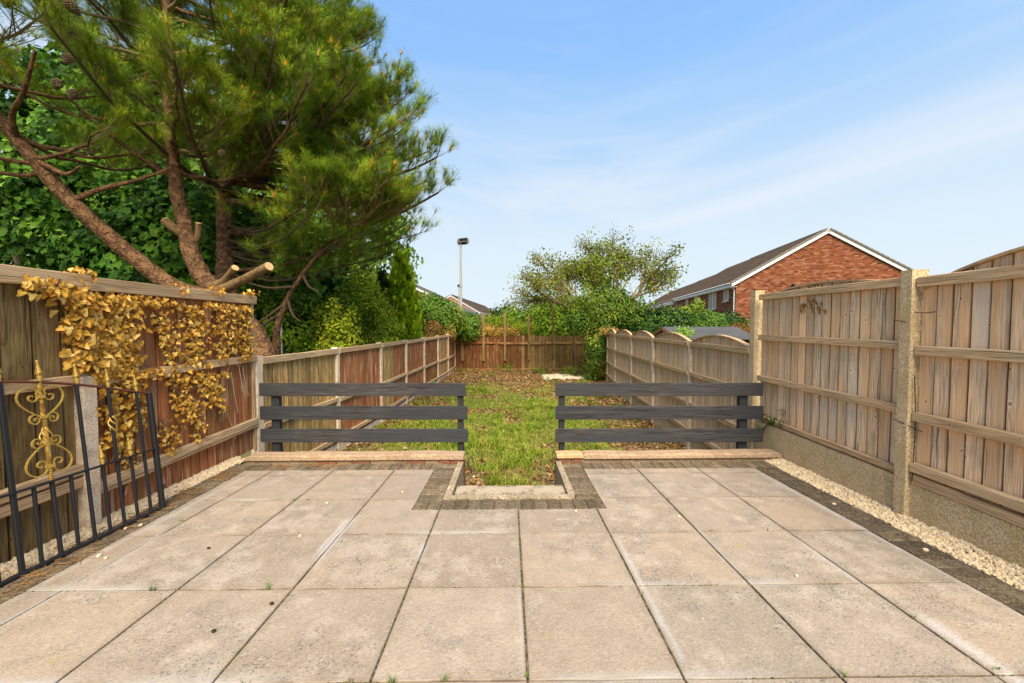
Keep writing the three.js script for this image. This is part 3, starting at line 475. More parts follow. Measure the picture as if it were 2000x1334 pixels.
// ---------------------------------------------------------------- wrought iron gate leaning on the left fence
{
  const a = pw(-2.667, .0, 3.223), b = pw(-2.692, .0, 2.308), d = b.clone().sub(a).normalize(), up0 = V(0, 1, 0).applyQuaternion(Q), side = V(-1, 0, 0);
  side.addScaledVector(d, -side.dot(d)).normalize(); const up = up0.clone().multiplyScalar(Math.cos(.14)).addScaledVector(side, Math.sin(.14)).normalize(), out = d.clone().cross(up).normalize();
  const gate = thing('gate', 'black wrought iron gate with gold scrolls leaning on the ivy covered fence', 'gate', null, a);
  gate.quaternion.setFromRotationMatrix(new THREE.Matrix4().makeBasis(d, up, out));
  // local: x along the bottom rail towards the camera, y up the gate
  const arc = s => .896 + .19 * Math.sin(clamp(s / 1.05, 0, 1) * Math.PI / 2) - (s > 1.05 ? .0 : 0), W = 1.39, lean = -.03;
  const bb = (name, x0, y0, x1, y1, w, dp, mat, par = gate) => { const A = V(x0, y0, 0), B = V(x1, y1, 0), L = A.distanceTo(B), g = bar(rectSec(w, dp, Math.min(w, dp) * .22), L, { n: 6, us: 4, vs: 4, jit: .0004 }); const m = mesh(name, g, mat, par); m.position.copy(A); m.rotation.z = -Math.atan2(x1 - x0, y1 - y0); return m; };
  bb('stile', 0, 0, lean, .895, .036, .034, M.iron); bb('bottom_rail', -.012, .012, W, .012, .022, .03, M.iron); bb('mid_rail', -.02, .464, W - .03, .456, .012, .03, M.iron);
  mesh('top_rail', tube(curve(Array.from({ length: 9 }, (_, i) => { const s = -.03 + i / 8 * W; return V(s, arc(Math.max(s, 0)) + .002, 0); }), 30), () => .0085, 6), M.rust, gate);
  const finial = (x, y, s = 1) => { const pts = [[0, 0], [.008, 0], [.011, .006], [.008, .014], [.013, .018], [.013, .034], [.009, .04], [.019, .046], [.017, .054], [.008, .09], [.005, .112], [.007, .118], [.006, .128], [0, .132]].map(q => new THREE.Vector2(q[0] * s, q[1] * s)); const g = new THREE.LatheGeometry(pts, 8); const m = mesh('finial', g, M.gold, gate); m.position.set(x, y, 0); m.rotation.z = -lean * -.03; return m; };
  const spiral = (cx, cy, r0, r1, a0, turns, dir, n = 26) => Array.from({ length: n }, (_, i) => { const t = i / (n - 1), a = a0 + dir * turns * 6.283 * t, r = mix(r0, r1, t); return V(cx + Math.cos(a) * r, cy + Math.sin(a) * r, 0); });
  const strip = (pts, n = 90) => { const P = curve(pts, n), g = new GB(), h = .0052, th = .003; const rings = P.map((p, i) => { const t = P[Math.min(i + 1, P.length - 1)].clone().sub(P[Math.max(i - 1, 0)]).normalize(), nx = -t.y, ny = t.x; return [[p.x + nx * th, p.y + ny * th, h + p.z], [p.x - nx * th, p.y - ny * th, h + p.z], [p.x - nx * th, p.y - ny * th, -h + p.z], [p.x + nx * th, p.y + ny * th, -h + p.z]]; });
    for (let i = 0; i < rings.length - 1; i++) for (let k = 0; k < 4; k++) { const A = rings[i][k], B = rings[i][(k + 1) % 4], C = rings[i + 1][(k + 1) % 4], D = rings[i + 1][k]; g.quad(A, B, C, D, [k, i * .1], [k + 1, i * .1], [k + 1, i * .1 + .1], [k, i * .1 + .1]); } return mesh('scroll', g.build(), M.gold, gate); };
  const basket = (x, y0, y1, w, lx) => { for (let k = 0; k < 4; k++) { const pts = []; for (let i = 0; i <= 12; i++) { const t = i / 12, r = w * Math.sin(t * Math.PI), an = k * Math.PI / 2 + t * 4.2; pts.push(V(x + lx * t + Math.cos(an) * r, mix(y0, y1, t), Math.sin(an) * r)); } mesh('basket_wire', tube(curve(pts, 24), () => .0042, 5), M.gold, gate); } };
  for (const s of [.098, .306, .508, .905, 1.11, 1.3]) bb('bar', s, .01, s + lean * .9, arc(s + lean * .9), s > .89 && s < .92 ? .027 : .019, .019, M.iron);
  for (const s of [.205, .408, .61, .81, 1.01, 1.2]) bb('short_bar', s, .01, s - .016, .46, .018, .018, M.iron);
  // scroll bar: black below the middle rail, gold twisted above
  bb('bar', .709, .01, .70, .46, .021, .021, M.iron);
  { const pts = []; const tw = bar(rectSec(.017, .017, .001), .60, { n: 60, us: 3, vs: 3 }); const p = tw.attributes.position; for (let i = 0; i < p.count; i++) { const y = p.getY(i), f = (y > .39 || y < .13) ? 1 : 0, an = f * y * 95, x = p.getX(i), z = p.getZ(i); p.setXYZ(i, x * Math.cos(an) - z * Math.sin(an), y, x * Math.sin(an) + z * Math.cos(an)); } tw.computeVertexNormals(); const m = mesh('twisted_bar', tw, M.gold, gate); m.position.set(.70, .46, 0); m.rotation.z = .02; }
  basket(.696, .655, .80, .026, -.004); basket(.283, .66, .79, .024, -.004);
  // paired heart scrolls, upper opening down to the waist, lower mirrored
  for (const [cy, fl] of [[.95, 1], [.59, -1]]) for (const sx of [-1, 1]) {
    const cx = .692 + (fl > 0 ? -.002 : .003), pts = [];
    const q = (x, y) => V(cx + sx * x, cy + fl * y, 0);
    // inner curl of the large loop, over the top, down to the waist, and out into the small curl
    for (const v of spiral(.048, .022, .008, .036, 2.4, 1.15, -1, 16)) pts.push(q(v.x, v.y));
    const big = [[.018, .048], [.03, .072], [.068, .082], [.104, .066], [.122, .03], [.112, -.012], [.078, -.052], [.038, -.084], [.014, -.106]];
    strip([...pts.slice(0, 14), ...big.map(v => q(v[0], v[1]))], 110);
    const sm = [[.012, -.100], [.03, -.086], [.056, -.082], [.074, -.098], [.072, -.122], [.052, -.136], [.032, -.128], [.026, -.112], [.038, -.102], [.05, -.108], [.048, -.118]];
    strip(sm.map(v => q(v[0], v[1])), 60);
  }
  for (const y of [.972, .85, .69, .55]) { const m = mesh('collar', new THREE.BoxGeometry(.034, .02, .024), M.gold, gate); m.position.set(.693, y, 0); }
  for (const [x, y] of [[.07, arc(.07)], [.275, arc(.275)], [.475, arc(.475)], [.682, arc(.682)], [.878, arc(.878)], [1.08, arc(1.08)]]) finial(x, y + .006);
  for (const [x, y] of [[.189, .468], [.392, .466], [1.0, .466]]) finial(x, y, 1.0);
  // hinge eyes on the stile
  for (const y of [.62, .16]) { const g = new THREE.TorusGeometry(.014, .006, 8, 14); const m = mesh('hinge', g, M.rust, gate); m.position.set(-.04, y, 0); bb('hinge_pin', -.06, y, -.01, y, .012, .012, M.rust); }
}
// ---------------------------------------------------------------- houses
M.white = std({ color: new THREE.Color(.76, .75, .73), roughness: .45 });
M.mortarWall = std({ color: new THREE.Color(.50, .38, .28), roughness: 1 });
M.brickInst = std({ color: new THREE.Color(.80, .66, .52), map: ctex(64, 64, (u, v) => { const n = .75 + .5 * fbm(u * 12, v * 12, 12, 12, 641, 3); return [.8 * n, .8 * n, .8 * n]; }), roughness: .95 });
M.tile = std({ map: ctex(128, 128, (u, v) => { const n = .7 + .6 * fbm(u * 10, v * 10, 10, 10, 643, 4); return [.75 * n, .75 * n, .75 * n]; }), roughness: .9 });
M.glass = new THREE.MeshPhysicalMaterial({ color: new THREE.Color(.10, .12, .13), roughness: .06, metalness: 0, specularIntensity: 1 });
M.room = std({ color: new THREE.Color(.05, .05, .05) });
M.sill = std({ color: new THREE.Color(.50, .40, .28) });
M.verge = std({ color: new THREE.Color(.20, .175, .15), roughness: .9 });
M.brickFar = std({ map: ctex(512, 512, (u, v) => { const r = Math.floor(v * 32), x = u * 12 + (r % 2) * .5, k = Math.floor(x) % 12, fx = x - Math.floor(x), fy = v * 32 - r, t = hash2(k, r, 651); const m = fx < .05 || fy < .14; return m ? [.42, .32, .25] : mul3(lerp3([.24, .075, .035], [.44, .20, .12], t), .85 + .3 * fbm(u * 50, v * 50, 50, 50, 653, 2)); }), roughness: .95 });
function roofShape(h, W, L, eave, apex, z0, o = {}) { // h: parent group; gable plane at z = 0, running away to -L
  const ov = .32, slopeY = (apex - eave) / (W / 2), mats = [[], []], cols = [[], []], R = rng(o.seed || 9), len = Math.hypot(W / 2 + ov, (W / 2 + ov) * slopeY), an = Math.atan(slopeY);
  const rows = Math.ceil(len / .30), n = Math.ceil(L / .30);
  const tg = new THREE.BoxGeometry(.295, .022, .37, 3, 1, 1); { const p = tg.attributes.position; for (let i = 0; i < p.count; i++) { const x = p.getX(i) / .295 + .5; p.setY(i, p.getY(i) + .02 * Math.sin(x * 6.283)); } tg.computeVertexNormals(); }
  for (const s of [0, 1]) for (let r = 0; r < rows; r++) for (let k = 0; k < n; k++) {
    const d = (r + .5) * .30, x = -ov + Math.cos(an) * d, y = eave - ov * slopeY + .05 + Math.sin(an) * d; if (x > W / 2 + .02) continue;
    const X = s ? W - x : x, m = new THREE.Matrix4().makeRotationY(-Math.PI / 2); const t = new THREE.Matrix4().makeRotationZ((s ? -1 : 1) * (an - .05)); if (s) m.makeRotationY(Math.PI / 2); t.multiply(m); t.setPosition(X, y, z0 - (k + .5) * .30 + (R() - .5) * .01); mats[s].push(t); const c = .75 + R() * .5, w = R(); cols[s].push([(.082 + .025 * w) * c, (.058 + .012 * w) * c, .04 * c]);
  }
  inst('roof_tiles', tg, M.tile, [...mats[0], ...mats[1]], [...cols[0], ...cols[1]], h);
  const und = new GB(); for (const s of [0, 1]) { const a = s ? W + ov : -ov, ye = eave - ov * slopeY; und.quad([a, ye, z0 + .1], [W / 2, apex, z0 + .1], [W / 2, apex, z0 - L], [a, ye, z0 - L], [0, 0], [1, 0], [1, 1], [0, 1]); }
  mesh('roof_deck', und.build(), std({ color: new THREE.Color(.1, .08, .06), side: THREE.DoubleSide }), h);
  for (let k = 0; k < Math.ceil(L / .45); k++) { const g = new THREE.CylinderGeometry(.13, .13, .44, 8, 1, false, -1.7, 3.4); g.rotateX(Math.PI / 2); g.translate(W / 2, apex + .03, z0 - (k + .5) * .45 + .1); if (k < 24) { const m = mesh('ridge_tile', g, M.verge, h); } }
  const board = (x0, y0, x1, y1) => { const Lb = Math.hypot(x1 - x0, y1 - y0), g = box(Lb, .20, .03, Lb / 2, -.10, z0 + .115); const m = mesh('bargeboard', g, M.white, h); m.position.set(x0, y0, 0); m.rotation.z = Math.atan2(y1 - y0, x1 - x0); };
  const ye = eave - ov * slopeY; board(-ov, ye + .02, W / 2, apex + .02); board(W / 2, apex + .0225, W + ov, ye + .0225);
  for (const s of [0, 1]) for (let r = 0; r < rows - 1; r++) { const d = (r + .5) * .30, x = -ov + Math.cos(an) * d, y = ye + .065 + Math.sin(an) * d, g = new THREE.BoxGeometry(.36, .075, .16); const m = mesh('verge_tile', g, M.verge, h); m.position.set(s ? W - x : x, y, z0 + .12); m.rotation.z = (s ? -1 : 1) * (an - .05); }
  // gutter and fascia on both eaves
  for (const s of [0, 1]) { const X = s ? W + ov : -ov; mesh('fascia', box(.03, .2, L, X + (s ? -.03 : .03), ye - .08, z0 - L / 2 + .08), M.white, h); const g = new THREE.CylinderGeometry(.06, .06, L, 8, 1, false, Math.PI / 2, Math.PI); g.rotateX(Math.PI / 2); g.translate(X + (s ? .03 : -.03), ye + .0, z0 - L / 2 + .1); mesh('gutter', g, M.white, h); mesh('soffit', box(ov, .02, L, s ? W + ov / 2 - .02 : -ov / 2 + .02, ye - .19, z0 - L / 2 + .08), M.white, h); }
}
function windowAt(h, t0, t1, y0, y1, split) { // on the wall x = 0 facing -x
  const w = t1 - t0, hh = y1 - y0, g = new THREE.Group(); g.name = 'window'; g.position.set(0, y0, -t0); h.add(g);
  const fr = []; const f = .065; fr.push(box(.09, f, w, -.0, f / 2, -w / 2), box(.09, f, w, 0, hh - f / 2, -w / 2), box(.09, hh - 2 * f, f, 0, hh / 2, -f / 2), box(.09, hh - 2 * f, f, 0, hh / 2, -w + f / 2)); if (split) fr.push(box(.088, hh - 2 * f, .09, 0, hh / 2, -w * split));
  mesh('frame', mergeGeometries(fr), M.white, g);
  mesh('pane', box(.02, hh - .1, w - .1, .012, hh / 2, -w / 2), M.glass, g);
  if (split) mesh('curtain', box(.01, hh - .14, w * .3, .03, hh / 2, -w * .78), M.white, g);
  const s = mesh('sill', box(.2, .09, w + .2, -.05, -.048, -w / 2), M.sill, g);
}
const brickGeo = new THREE.BoxGeometry(.214, .064, .02);
function brickTint(R) { const k = R(); let c = k < .62 ? lerp3([.30, .10, .05], [.42, .17, .09], R()) : k < .9 ? lerp3([.38, .17, .11], [.56, .31, .22], R()) : lerp3([.13, .055, .04], [.24, .09, .06], R()); return c; }
{
  const h = thing('brick_house', 'red brick terrace with brown tiled roof and white bargeboards beyond the right fence', 'house', null, V(13.1, -1, -24.5)); h.rotation.y = -.1703;
  const W = 9.4, EA = 4.86, AP = 7.62, L = 16, R = rng(71), ms = [], cs = [];
  const wins = [[1.2, 2.05, 3.74, 4.62, 0], [3.65, 5.3, 3.34, 4.62, .4], [7.7, 9.1, 3.34, 4.62, .5], [11.3, 12.1, 3.74, 4.62, 0]];
  const back = new THREE.Shape([[0, 0], [W, 0], [W, EA], [W / 2, AP - .02], [0, EA]].map(p => new THREE.Vector2(...p))); const bgx = new THREE.ShapeGeometry(back); mesh('gable_wall', bgx, M.mortarWall, h);
  for (let j = 12; j < 100; j++) { const y = j * .075 + .04, x0 = y > EA ? (y - EA) / (AP - EA) * W / 2 : 0; for (let x = (j % 2) * .1125 - .11; x < W; x += .225) { const a = Math.max(x + .005, x0), b = Math.min(x + .22, W - x0); if (b - a < .05) continue; const m = new THREE.Matrix4().makeScale((b - a) / .214, 1, 1); m.setPosition((a + b) / 2, y, .004 + R() * .004); ms.push(m); cs.push(brickTint(R)); } }
  inst('gable_bricks', brickGeo, M.brickInst, ms, cs, h);
  const ms2 = [], cs2 = []; const rot = new THREE.Matrix4().makeRotationY(-Math.PI / 2);
  for (let j = 22; j < 62; j++) { const y = j * .075 + .04; for (let t = (j % 2) * .1125; t < L; t += .225) { const q = wins.some(w => t + .1 > w[0] - .06 && t + .1 < w[1] + .06 && y > w[2] - .08 && y < w[3] + .04); if (q) continue; const m = new THREE.Matrix4().makeScale(1, 1, 1).premultiply(rot); m.setPosition(-.004 - R() * .004, y, -t - .11); ms2.push(m); cs2.push(brickTint(R)); } }
  inst('side_bricks', brickGeo, M.brickInst, ms2, cs2, h);
  { const g = new GB(); g.quad([0, 0, -44], [0, 0, 0], [0, EA, 0], [0, EA, -44], [0, 0], [1, 0], [1, 1], [0, 1]); g.quad([W, 0, 0], [W, 0, -44], [W, EA, -44], [W, EA, 0], [0, 0], [1, 0], [1, 1], [0, 1]); mesh('side_wall', g.build(), M.mortarWall, h); }
  wins.forEach(w => windowAt(h, w[0], w[1], w[2], w[3], w[4]));
  roofShape(h, W, L, EA, AP, 0, { seed: 3 });
  const pipe = t => { mesh('downpipe', tube(curve([V(-.34, EA - .25, -t), V(-.32, EA - .33, -t), V(-.06, EA - .5, -t), V(-.05, EA - .7, -t), V(-.05, 2.2, -t), V(-.05, 0, -t)], 24), () => .04, 8), M.white, h); };
  pipe(.16); pipe(15.7);
  const lamp = new THREE.Group(); lamp.name = 'floodlight'; lamp.position.set(3.0, 4.55, .06); h.add(lamp); { const a = new THREE.CylinderGeometry(.05, .09, .14, 10); a.rotateX(1.1); a.translate(0, 0, .05); mesh('housing', a, M.iron, lamp); mesh('bracket', box(.1, .12, .04, .07, .02, -.03), M.iron, lamp); }
  // second block of the terrace, its roof a step lower
  const h2 = thing('brick_house', 'farther block of the brick terrace with a lower roof behind the leafy tree', 'house', null, V(13.1 + 16.1 * .1695, -1.25, -24.5 - 16.1 * .9855)); h2.rotation.y = -.1703;
  const g2 = h2;
  roofShape(g2, W, 28, EA, AP, 0, { seed: 5 });
  { const g = new GB(); g.quad([-.02, 0, -28], [-.02, 0, 0], [-.02, EA, 0], [-.02, EA, -28], [0, 0], [16, 0], [16, 2.8], [0, 2.8]); g.quad([0, 0, 0], [W, 0, 0], [W, EA, 0], [0, EA, 0], [0, 0], [4, 0], [4, 2.8], [0, 2.8]); g.tri([0, EA, 0], [W, EA, 0], [W / 2, AP, 0], [0, 0], [4, 0], [2, 1]); mesh('wall', g.build(), M.brickFar, g2); }
  for (const [a, b, c, d] of [[2, 3.4, 3.3, 4.6], [5, 6.4, 3.3, 4.6], [9, 10.4, 3.3, 4.6], [13, 14.4, 3.3, 4.6]]) windowAt(g2, a, b, c, d, 0);
}
function farHouse(label, x, z, rot, W, EA, AP, L, seed) {
  const h = thing('brick_house', label, 'house', null, V(x, -1, -z)); h.rotation.y = rot;
  const g = new GB(), k = .4; g.quad([0, 0, 0], [W, 0, 0], [W, EA, 0], [0, EA, 0], [0, 0], [W * k, 0], [W * k, EA * k], [0, EA * k]); g.tri([0, EA, 0], [W, EA, 0], [W / 2, AP, 0], [0, EA * k], [W * k, EA * k], [W * k / 2, AP * k]); g.quad([W, 0, 0], [W, 0, -L], [W, EA, -L], [W, EA, 0], [0, 0], [L * k, 0], [L * k, EA * k], [0, EA * k]);
  mesh('wall', g.build(), M.brickFar, h); roofShape(h, W, L, EA, AP, 0, { seed });
  for (let i = 0; i < 4; i++) { const q = new THREE.Group(); q.name = 'window'; q.position.set(W + .02, EA - 1.7, -3 - i * 5); h.add(q); mesh('frame', box(.06, 1.3, 1.5, 0, .65, 0), M.white, q); mesh('pane', box(.02, 1.1, 1.3, .035, .65, 0), M.glass, q); }
}
farHouse('far brick house with a brown roof showing behind the street lamp', -14.4, 68, -.06, 9, 4.35, 7.0, 46, 21);
farHouse('brown roofed brick house half hidden behind the pointed conifer', -13.6, 31, .02, 9, 3.9, 6.0, 30, 23);

// ---------------------------------------------------------------- street lamps
M.galv = std({ color: new THREE.Color(.42, .40, .37), roughness: .55, metalness: .3 }); M.lampGrey = std({ color: new THREE.Color(.20, .19, .17), roughness: .5 });
function streetLamp(label, x, z, H, s = 1) {
  const l = thing('street_lamp', label, 'street lamp', 'street lamps beyond the gardens', V(x, -1, -z));
  mesh('column', tube([V(0, 0, 0), V(0, H * .28, 0), V(0, H * .29, 0), V(0, H * .6, 0), V(0, H - .1, 0)], [.12, .11, .085, .075, .06].map(q => q * s), 12), M.galv, l);
  mesh('collar', new THREE.CylinderGeometry(.09 * s, .09 * s, .06, 12).translate(0, H * .62, 0), M.galv, l);
  const hd = new THREE.Group(); hd.name = 'lamp_head'; hd.position.set(0, H, 0); hd.rotation.set(0, -.5, 0); l.add(hd);
  const hood = new THREE.CylinderGeometry(.2 * s, .2 * s, .62 * s, 14, 1, false, -Math.PI / 2 - .2, Math.PI + .4); hood.rotateZ(Math.PI / 2); hood.rotateY(Math.PI / 2); hood.rotateY(Math.PI / 2); hood.translate(.18 * s, -.06, 0); hood.rotateZ(0);
  mesh('hood', hood, std({ color: new THREE.Color(.22, .21, .19), roughness: .5, side: THREE.DoubleSide }), hd);
  mesh('lens', box(.5 * s, .04, .3 * s, .18 * s, -.09, 0), M.lampGrey, hd); mesh('end_cap', new THREE.CylinderGeometry(.195 * s, .195 * s, .03, 14).rotateZ(Math.PI / 2).translate(-.12 * s, -.06, 0), M.lampGrey, hd);
  return l;
}
streetLamp('tall grey street lamp with a hooded head standing above the hedge', -3.17, 26, 7.45);
streetLamp('thinner street lamp just behind the tall one, showing lower', -6.1, 48, 6.75, .8);
streetLamp('small distant street lamp above the back fence', -1.28, 62, 4.6, .6);

// ---------------------------------------------------------------- shed behind the right fence
{
  const s = thing('shed', 'garden shed with a dark grey felt roof behind the right fence', 'shed', null, V(3.78, -.9, -11.45));
  const felt = std({ map: ctex(256, 256, (u, v) => { const a = fbm(u * 60, v * 60, 60, 60, 661, 3), b = fbm(u * 4, v * 6, 4, 6, 663, 4); return lerp3([.045, .047, .05], [.115, .115, .115], a * .5 + b * .5); }), roughness: .95, side: THREE.DoubleSide });
  const W = 1.86, ridge = 2.11, eave = 1.84, z1 = 1.9, zr = .95;
  const sl = (za, ya, zb, yb, n) => { const g = new THREE.BoxGeometry(W, .025, Math.hypot(zb - za, yb - ya), 8, 1, 4); const m = mesh(n, g, felt, s); m.position.set(W / 2, (ya + yb) / 2 + .02, (za + zb) / 2); m.rotation.x = Math.atan2(-(yb - ya), zb - za); };
  sl(zr - .004, ridge, z1 + .08, eave, 'roof_felt'); sl(-.08, eave, zr - .0045, ridge - .003, 'roof_felt');
  const wall = new THREE.Shape([[0, 0], [z1 - .05, 0], [z1 - .05, eave - .03], [zr, ridge - .05], [.05, eave - .03]].map(p => new THREE.Vector2(...p)));
  for (const x of [.08, W - .12]) { const g = new THREE.ExtrudeGeometry(wall, { depth: .03, bevelEnabled: false }); g.rotateY(-Math.PI / 2); const m = mesh('end_wall', g, M.redBrownWood.clone(), s); m.material.vertexColors = false; m.position.set(x + .03, 0, 0); }
  const wm = M.redBrownWood.clone(); wm.vertexColors = false; mesh('side_wall', box(W - .26, eave - .06, .03, W / 2, (eave - .06) / 2, z1 - .1), wm, s);
  for (const [za, ya, zb, yb] of [[zr, ridge, z1 + .08, eave], [zr, ridge, -.08, eave]]) { const L = Math.hypot(zb - za, yb - ya), g = box(.02, .07, L, 0, 0, 0); const m = mesh('bargeboard', g, wm, s); m.position.set(-.012, (ya + yb) / 2 - .025, (za + zb) / 2); m.rotation.x = Math.atan2(-(yb - ya), zb - za); }
}
// low dark fence far behind the shed
{ const f = thing('fence', 'short stretch of dark red brown fence behind the shed topped with dry growth', 'fence'); panel(f, [7.2, 14.6], [9.4, 14.3], -.9, 1.12, { pitch: .13, mat: () => M.redWood, rails: [[1.0, .07, .05]], railMat: M.redBrownWood }); }
// thin metal pole behind the left garden fence
{ const m = mesh('metal_pole', tube([V(-4.85, -.8, -8.8), V(-4.86, .6, -8.8), V(-4.87, 1.5, -8.8)], () => .022, 8), M.galv); tag(m, 'thin pale metal pole among the shrubs behind the left garden fence', 'pole'); }
// bent dark hose in the grass
{ const m = mesh('hose', tube(curve([V(-.62, LAWN_Y + .06, -6.35), V(-.64, LAWN_Y + .10, -6.0), V(-.58, LAWN_Y + .09, -5.75), V(-.5, LAWN_Y + .04, -5.6)], 16), () => .009, 6), std({ color: new THREE.Color(.09, .08, .08), roughness: .7 })); tag(m, 'short curved piece of dark hose lying in the grass by the step', 'hose'); }
// pale broken paving by the back corner
{ const R = rng(91); for (let i = 0; i < 16; i++) { const x = 1.25 + (i % 6) * .27 + R() * .1, z = 15.4 + Math.floor(i / 6) * .42 + R() * .15, pts = []; const n = 6 + (R() * 3 | 0); for (let k = 0; k < n; k++) { const a = k / n * 6.283, r = .12 + R() * .08; pts.push([Math.cos(a) * r * 1.2, Math.sin(a) * r]); } const g = stone(pts, 0, .06, (u, v) => [u * 2 + i, v * 2], { ch: .008, rag: .006, seed: i + 3 }); const m = mesh('broken_slab', g, M.mortarPale || (M.mortarPale = std({ map: ctex(256, 256, (u, v) => lerp3([.38, .31, .22], [.66, .57, .44], fbm(u * 20, v * 20, 20, 20, 671, 4))), roughness: .95 }))); m.position.set(x, LAWN_Y + .09 + R() * .03, -z); m.rotation.set((R() - .5) * .3, R() * 6, (R() - .5) * .2); tag(m, 'pale broken paving piece lying by the back fence under the ivy clad tree', 'paving piece', 'broken pale paving by the back fence'); } }
// ---------------------------------------------------------------- foliage pieces
const leafMat = (o = {}) => new THREE.MeshPhysicalMaterial({ color: 0xffffff, roughness: .62, transmission: .28, thickness: 0, side: THREE.DoubleSide, specularIntensity: .15, ...o });
M.leaf = leafMat(); M.gloss = leafMat({ roughness: .42, transmission: .2, specularIntensity: .3 }); M.dry = leafMat({ roughness: .85, transmission: .22 }); M.needle = leafMat({ roughness: .6, transmission: .3 });
// one leaf blade as [x, y] outline points folded along the midrib, drawn into gb through matrix m
function blade(gb, m, outline, fold = .25, curl = .2) {
  const P = outline.map(([x, y]) => { const v = V(x, Math.abs(x) * fold - curl * y * y, y).applyMatrix4(m); return [v.x, v.y, v.z]; });
  const tip = outline[outline.length - 1], mid = (() => { const y = tip[1] * .45, v = V(0, -curl * y * y, y).applyMatrix4(m); return [v.x, v.y, v.z]; })();
  for (let i = 0; i < P.length; i++) { const j = (i + 1) % P.length; gb.tri(mid, P[i], P[j], [0, 0], [1, 0], [0, 1]); }
}
const mirror = a => [[0, 0], ...a, ...a.slice(0, -1).reverse().map(([x, y]) => [-x, y])];
const OVAL = mirror([[.22, .2], [.29, .5], [.17, .8], [0, 1]]).slice(0);
const MAPLE = [[0, .1], [.18, .02], [.42, -.02], [.34, .2], [.62, .42], [.36, .5], [.3, .62], [.16, .66], [0, 1.02], [-.16, .66], [-.3, .62], [-.36, .5], [-.62, .42], [-.34, .2], [-.42, -.02], [-.18, .02]];
const IVY = [[0, .08], [.26, -.06], [.5, .16], [.34, .36], [.3, .5], [0, 1], [-.3, .5], [-.34, .36], [-.5, .16], [-.26, -.06]];
function cluster(n, shape, size, spread, seed, droop = .5, stem = true) { // a spray: leaves round a short twig growing along +y
  const gb = new GB(), R = rng(seed);
  for (let i = 0; i < n; i++) { const t = (i + .3) / n, a = i * 2.4 + R() * .6, s = size * (.7 + R() * .55); const base = V(Math.cos(a) * spread * .25 * (1 - t), t * spread - spread * .3, Math.sin(a) * spread * .25 * (1 - t));
    const q = new THREE.Quaternion().setFromEuler(new THREE.Euler(-.1 + droop * (R() - .25) * 1.4, -a + Math.PI / 2 + (R() - .5) * .8, (R() - .5) * .8, 'YXZ')); const out = V(0, 0, 1).applyQuaternion(q).multiplyScalar(spread * .22 * (1.2 - t)); blade(gb, new THREE.Matrix4().compose(base.add(out), q, V(s, s, s)), shape, .18, .22); }
  return gb.build();
}
const G = { maple: cluster(8, MAPLE, .15, .34, 5, .9), oval: cluster(12, OVAL, .085, .26, 7, .7), small: cluster(14, OVAL, .055, .2, 9, .8), ash: cluster(8, OVAL, .108, .42, 13, 1), big: cluster(9, OVAL, .26, .8, 15, .8) };
{ const gb = new GB(), R = rng(17); for (let i = 0; i < 16; i++) { const t = i / 16, sd = i % 2 ? 1 : -1, y = t * .2, l = .095 * (1.1 - t * .7), a = .8; const p = [0, y, 0], q = [sd * l * Math.sin(a), y + l * Math.cos(a), (R() - .5) * .03], w = .019; gb.tri([p[0], p[1] - w, p[2]], [q[0], q[1], q[2]], [p[0], p[1] + w, p[2] + .006], [0, 0], [1, 0], [0, 1]); gb.tri([(p[0] + q[0]) / 2, (p[1] + q[1]) / 2 - w, q[2]], [q[0] * 1.15, q[1] + .016, q[2] + .01], [(p[0] + q[0]) / 2, (p[1] + q[1]) / 2 + w * 1.3, q[2]], [0, 0], [1, 0], [0, 1]); } G.spray = gb.build(); }
const tuftGeo = (n, len, seed, wd = .0034) => { const gb = new GB(), R = rng(seed); for (let i = 0; i < n; i++) { const t = R(), a = R() * 6.283, el = .35 + .95 * R() - t * .35, y = t * .10 - .04, l = len * (.75 + R() * .4), d = V(Math.cos(a) * Math.cos(el), Math.sin(el) * .9 + .1, Math.sin(a) * Math.cos(el)), sag = V(d.x * l, d.y * l + y - .01, d.z * l), pv = V(-Math.sin(a), 0, Math.cos(a)).multiplyScalar(wd * .5); const m = V(d.x * l * .55, d.y * l * .58 + y, d.z * l * .55); gb.tri([pv.x, y, pv.z], [-pv.x, y, -pv.z], [m.x, m.y, m.z], [0, 0], [1, 0], [0, 1]); gb.quad([m.x - pv.x, m.y, m.z - pv.z], [m.x + pv.x, m.y, m.z + pv.z], [sag.x, sag.y, sag.z], [sag.x, sag.y, sag.z], [0, 0], [1, 0], [1, 1], [0, 1]); } return gb.build(); };
const LG = [1.5, 1.4, .85];
const pal = (list, R, v = .3, g = LG) => { const a = list[R() * list.length | 0], s = 1 - v / 2 + R() * v; return [a[0] * s * g[0], a[1] * s * g[1], a[2] * s * g[2]]; };
const barkTex = (a, b, c, seed) => { const f = (u, v) => { const n = fbm(u * 9 + 2 * fbm(u * 5, v * 6, 5, 6, seed, 2), v * 14, 9, 14, seed + 1, 3); return (.4 + .6 * sstep(.32, .56, n)) * (1 - .45 * sstep(.05, 0, Math.abs(fbm(u * 9, v * 14, 9, 14, seed + 3, 3) - .5))) * (.7 + .5 * fbm(u * 30, v * 40, 30, 40, seed + 8, 3)); }; return { map: ctex(256, 512, (u, v) => lerp3(a, lerp3(b, c, fbm(u * 12, v * 16, 12, 16, seed + 5, 3)), f(u, v))), bumpMap: gtex(256, 512, f), bumpScale: .03 }; };
M.pineBark = std({ ...barkTex([.035, .02, .012], [.155, .072, .031], [.26, .15, .075], 681), roughness: 1 });
M.pineBark2 = std({ ...barkTex([.03, .018, .010], [.15, .075, .035], [.22, .125, .07], 683), roughness: 1 });
M.twig = std({ color: new THREE.Color(.20, .145, .075), roughness: 1 }); M.twigDark = std({ color: new THREE.Color(.075, .052, .03), roughness: 1 });
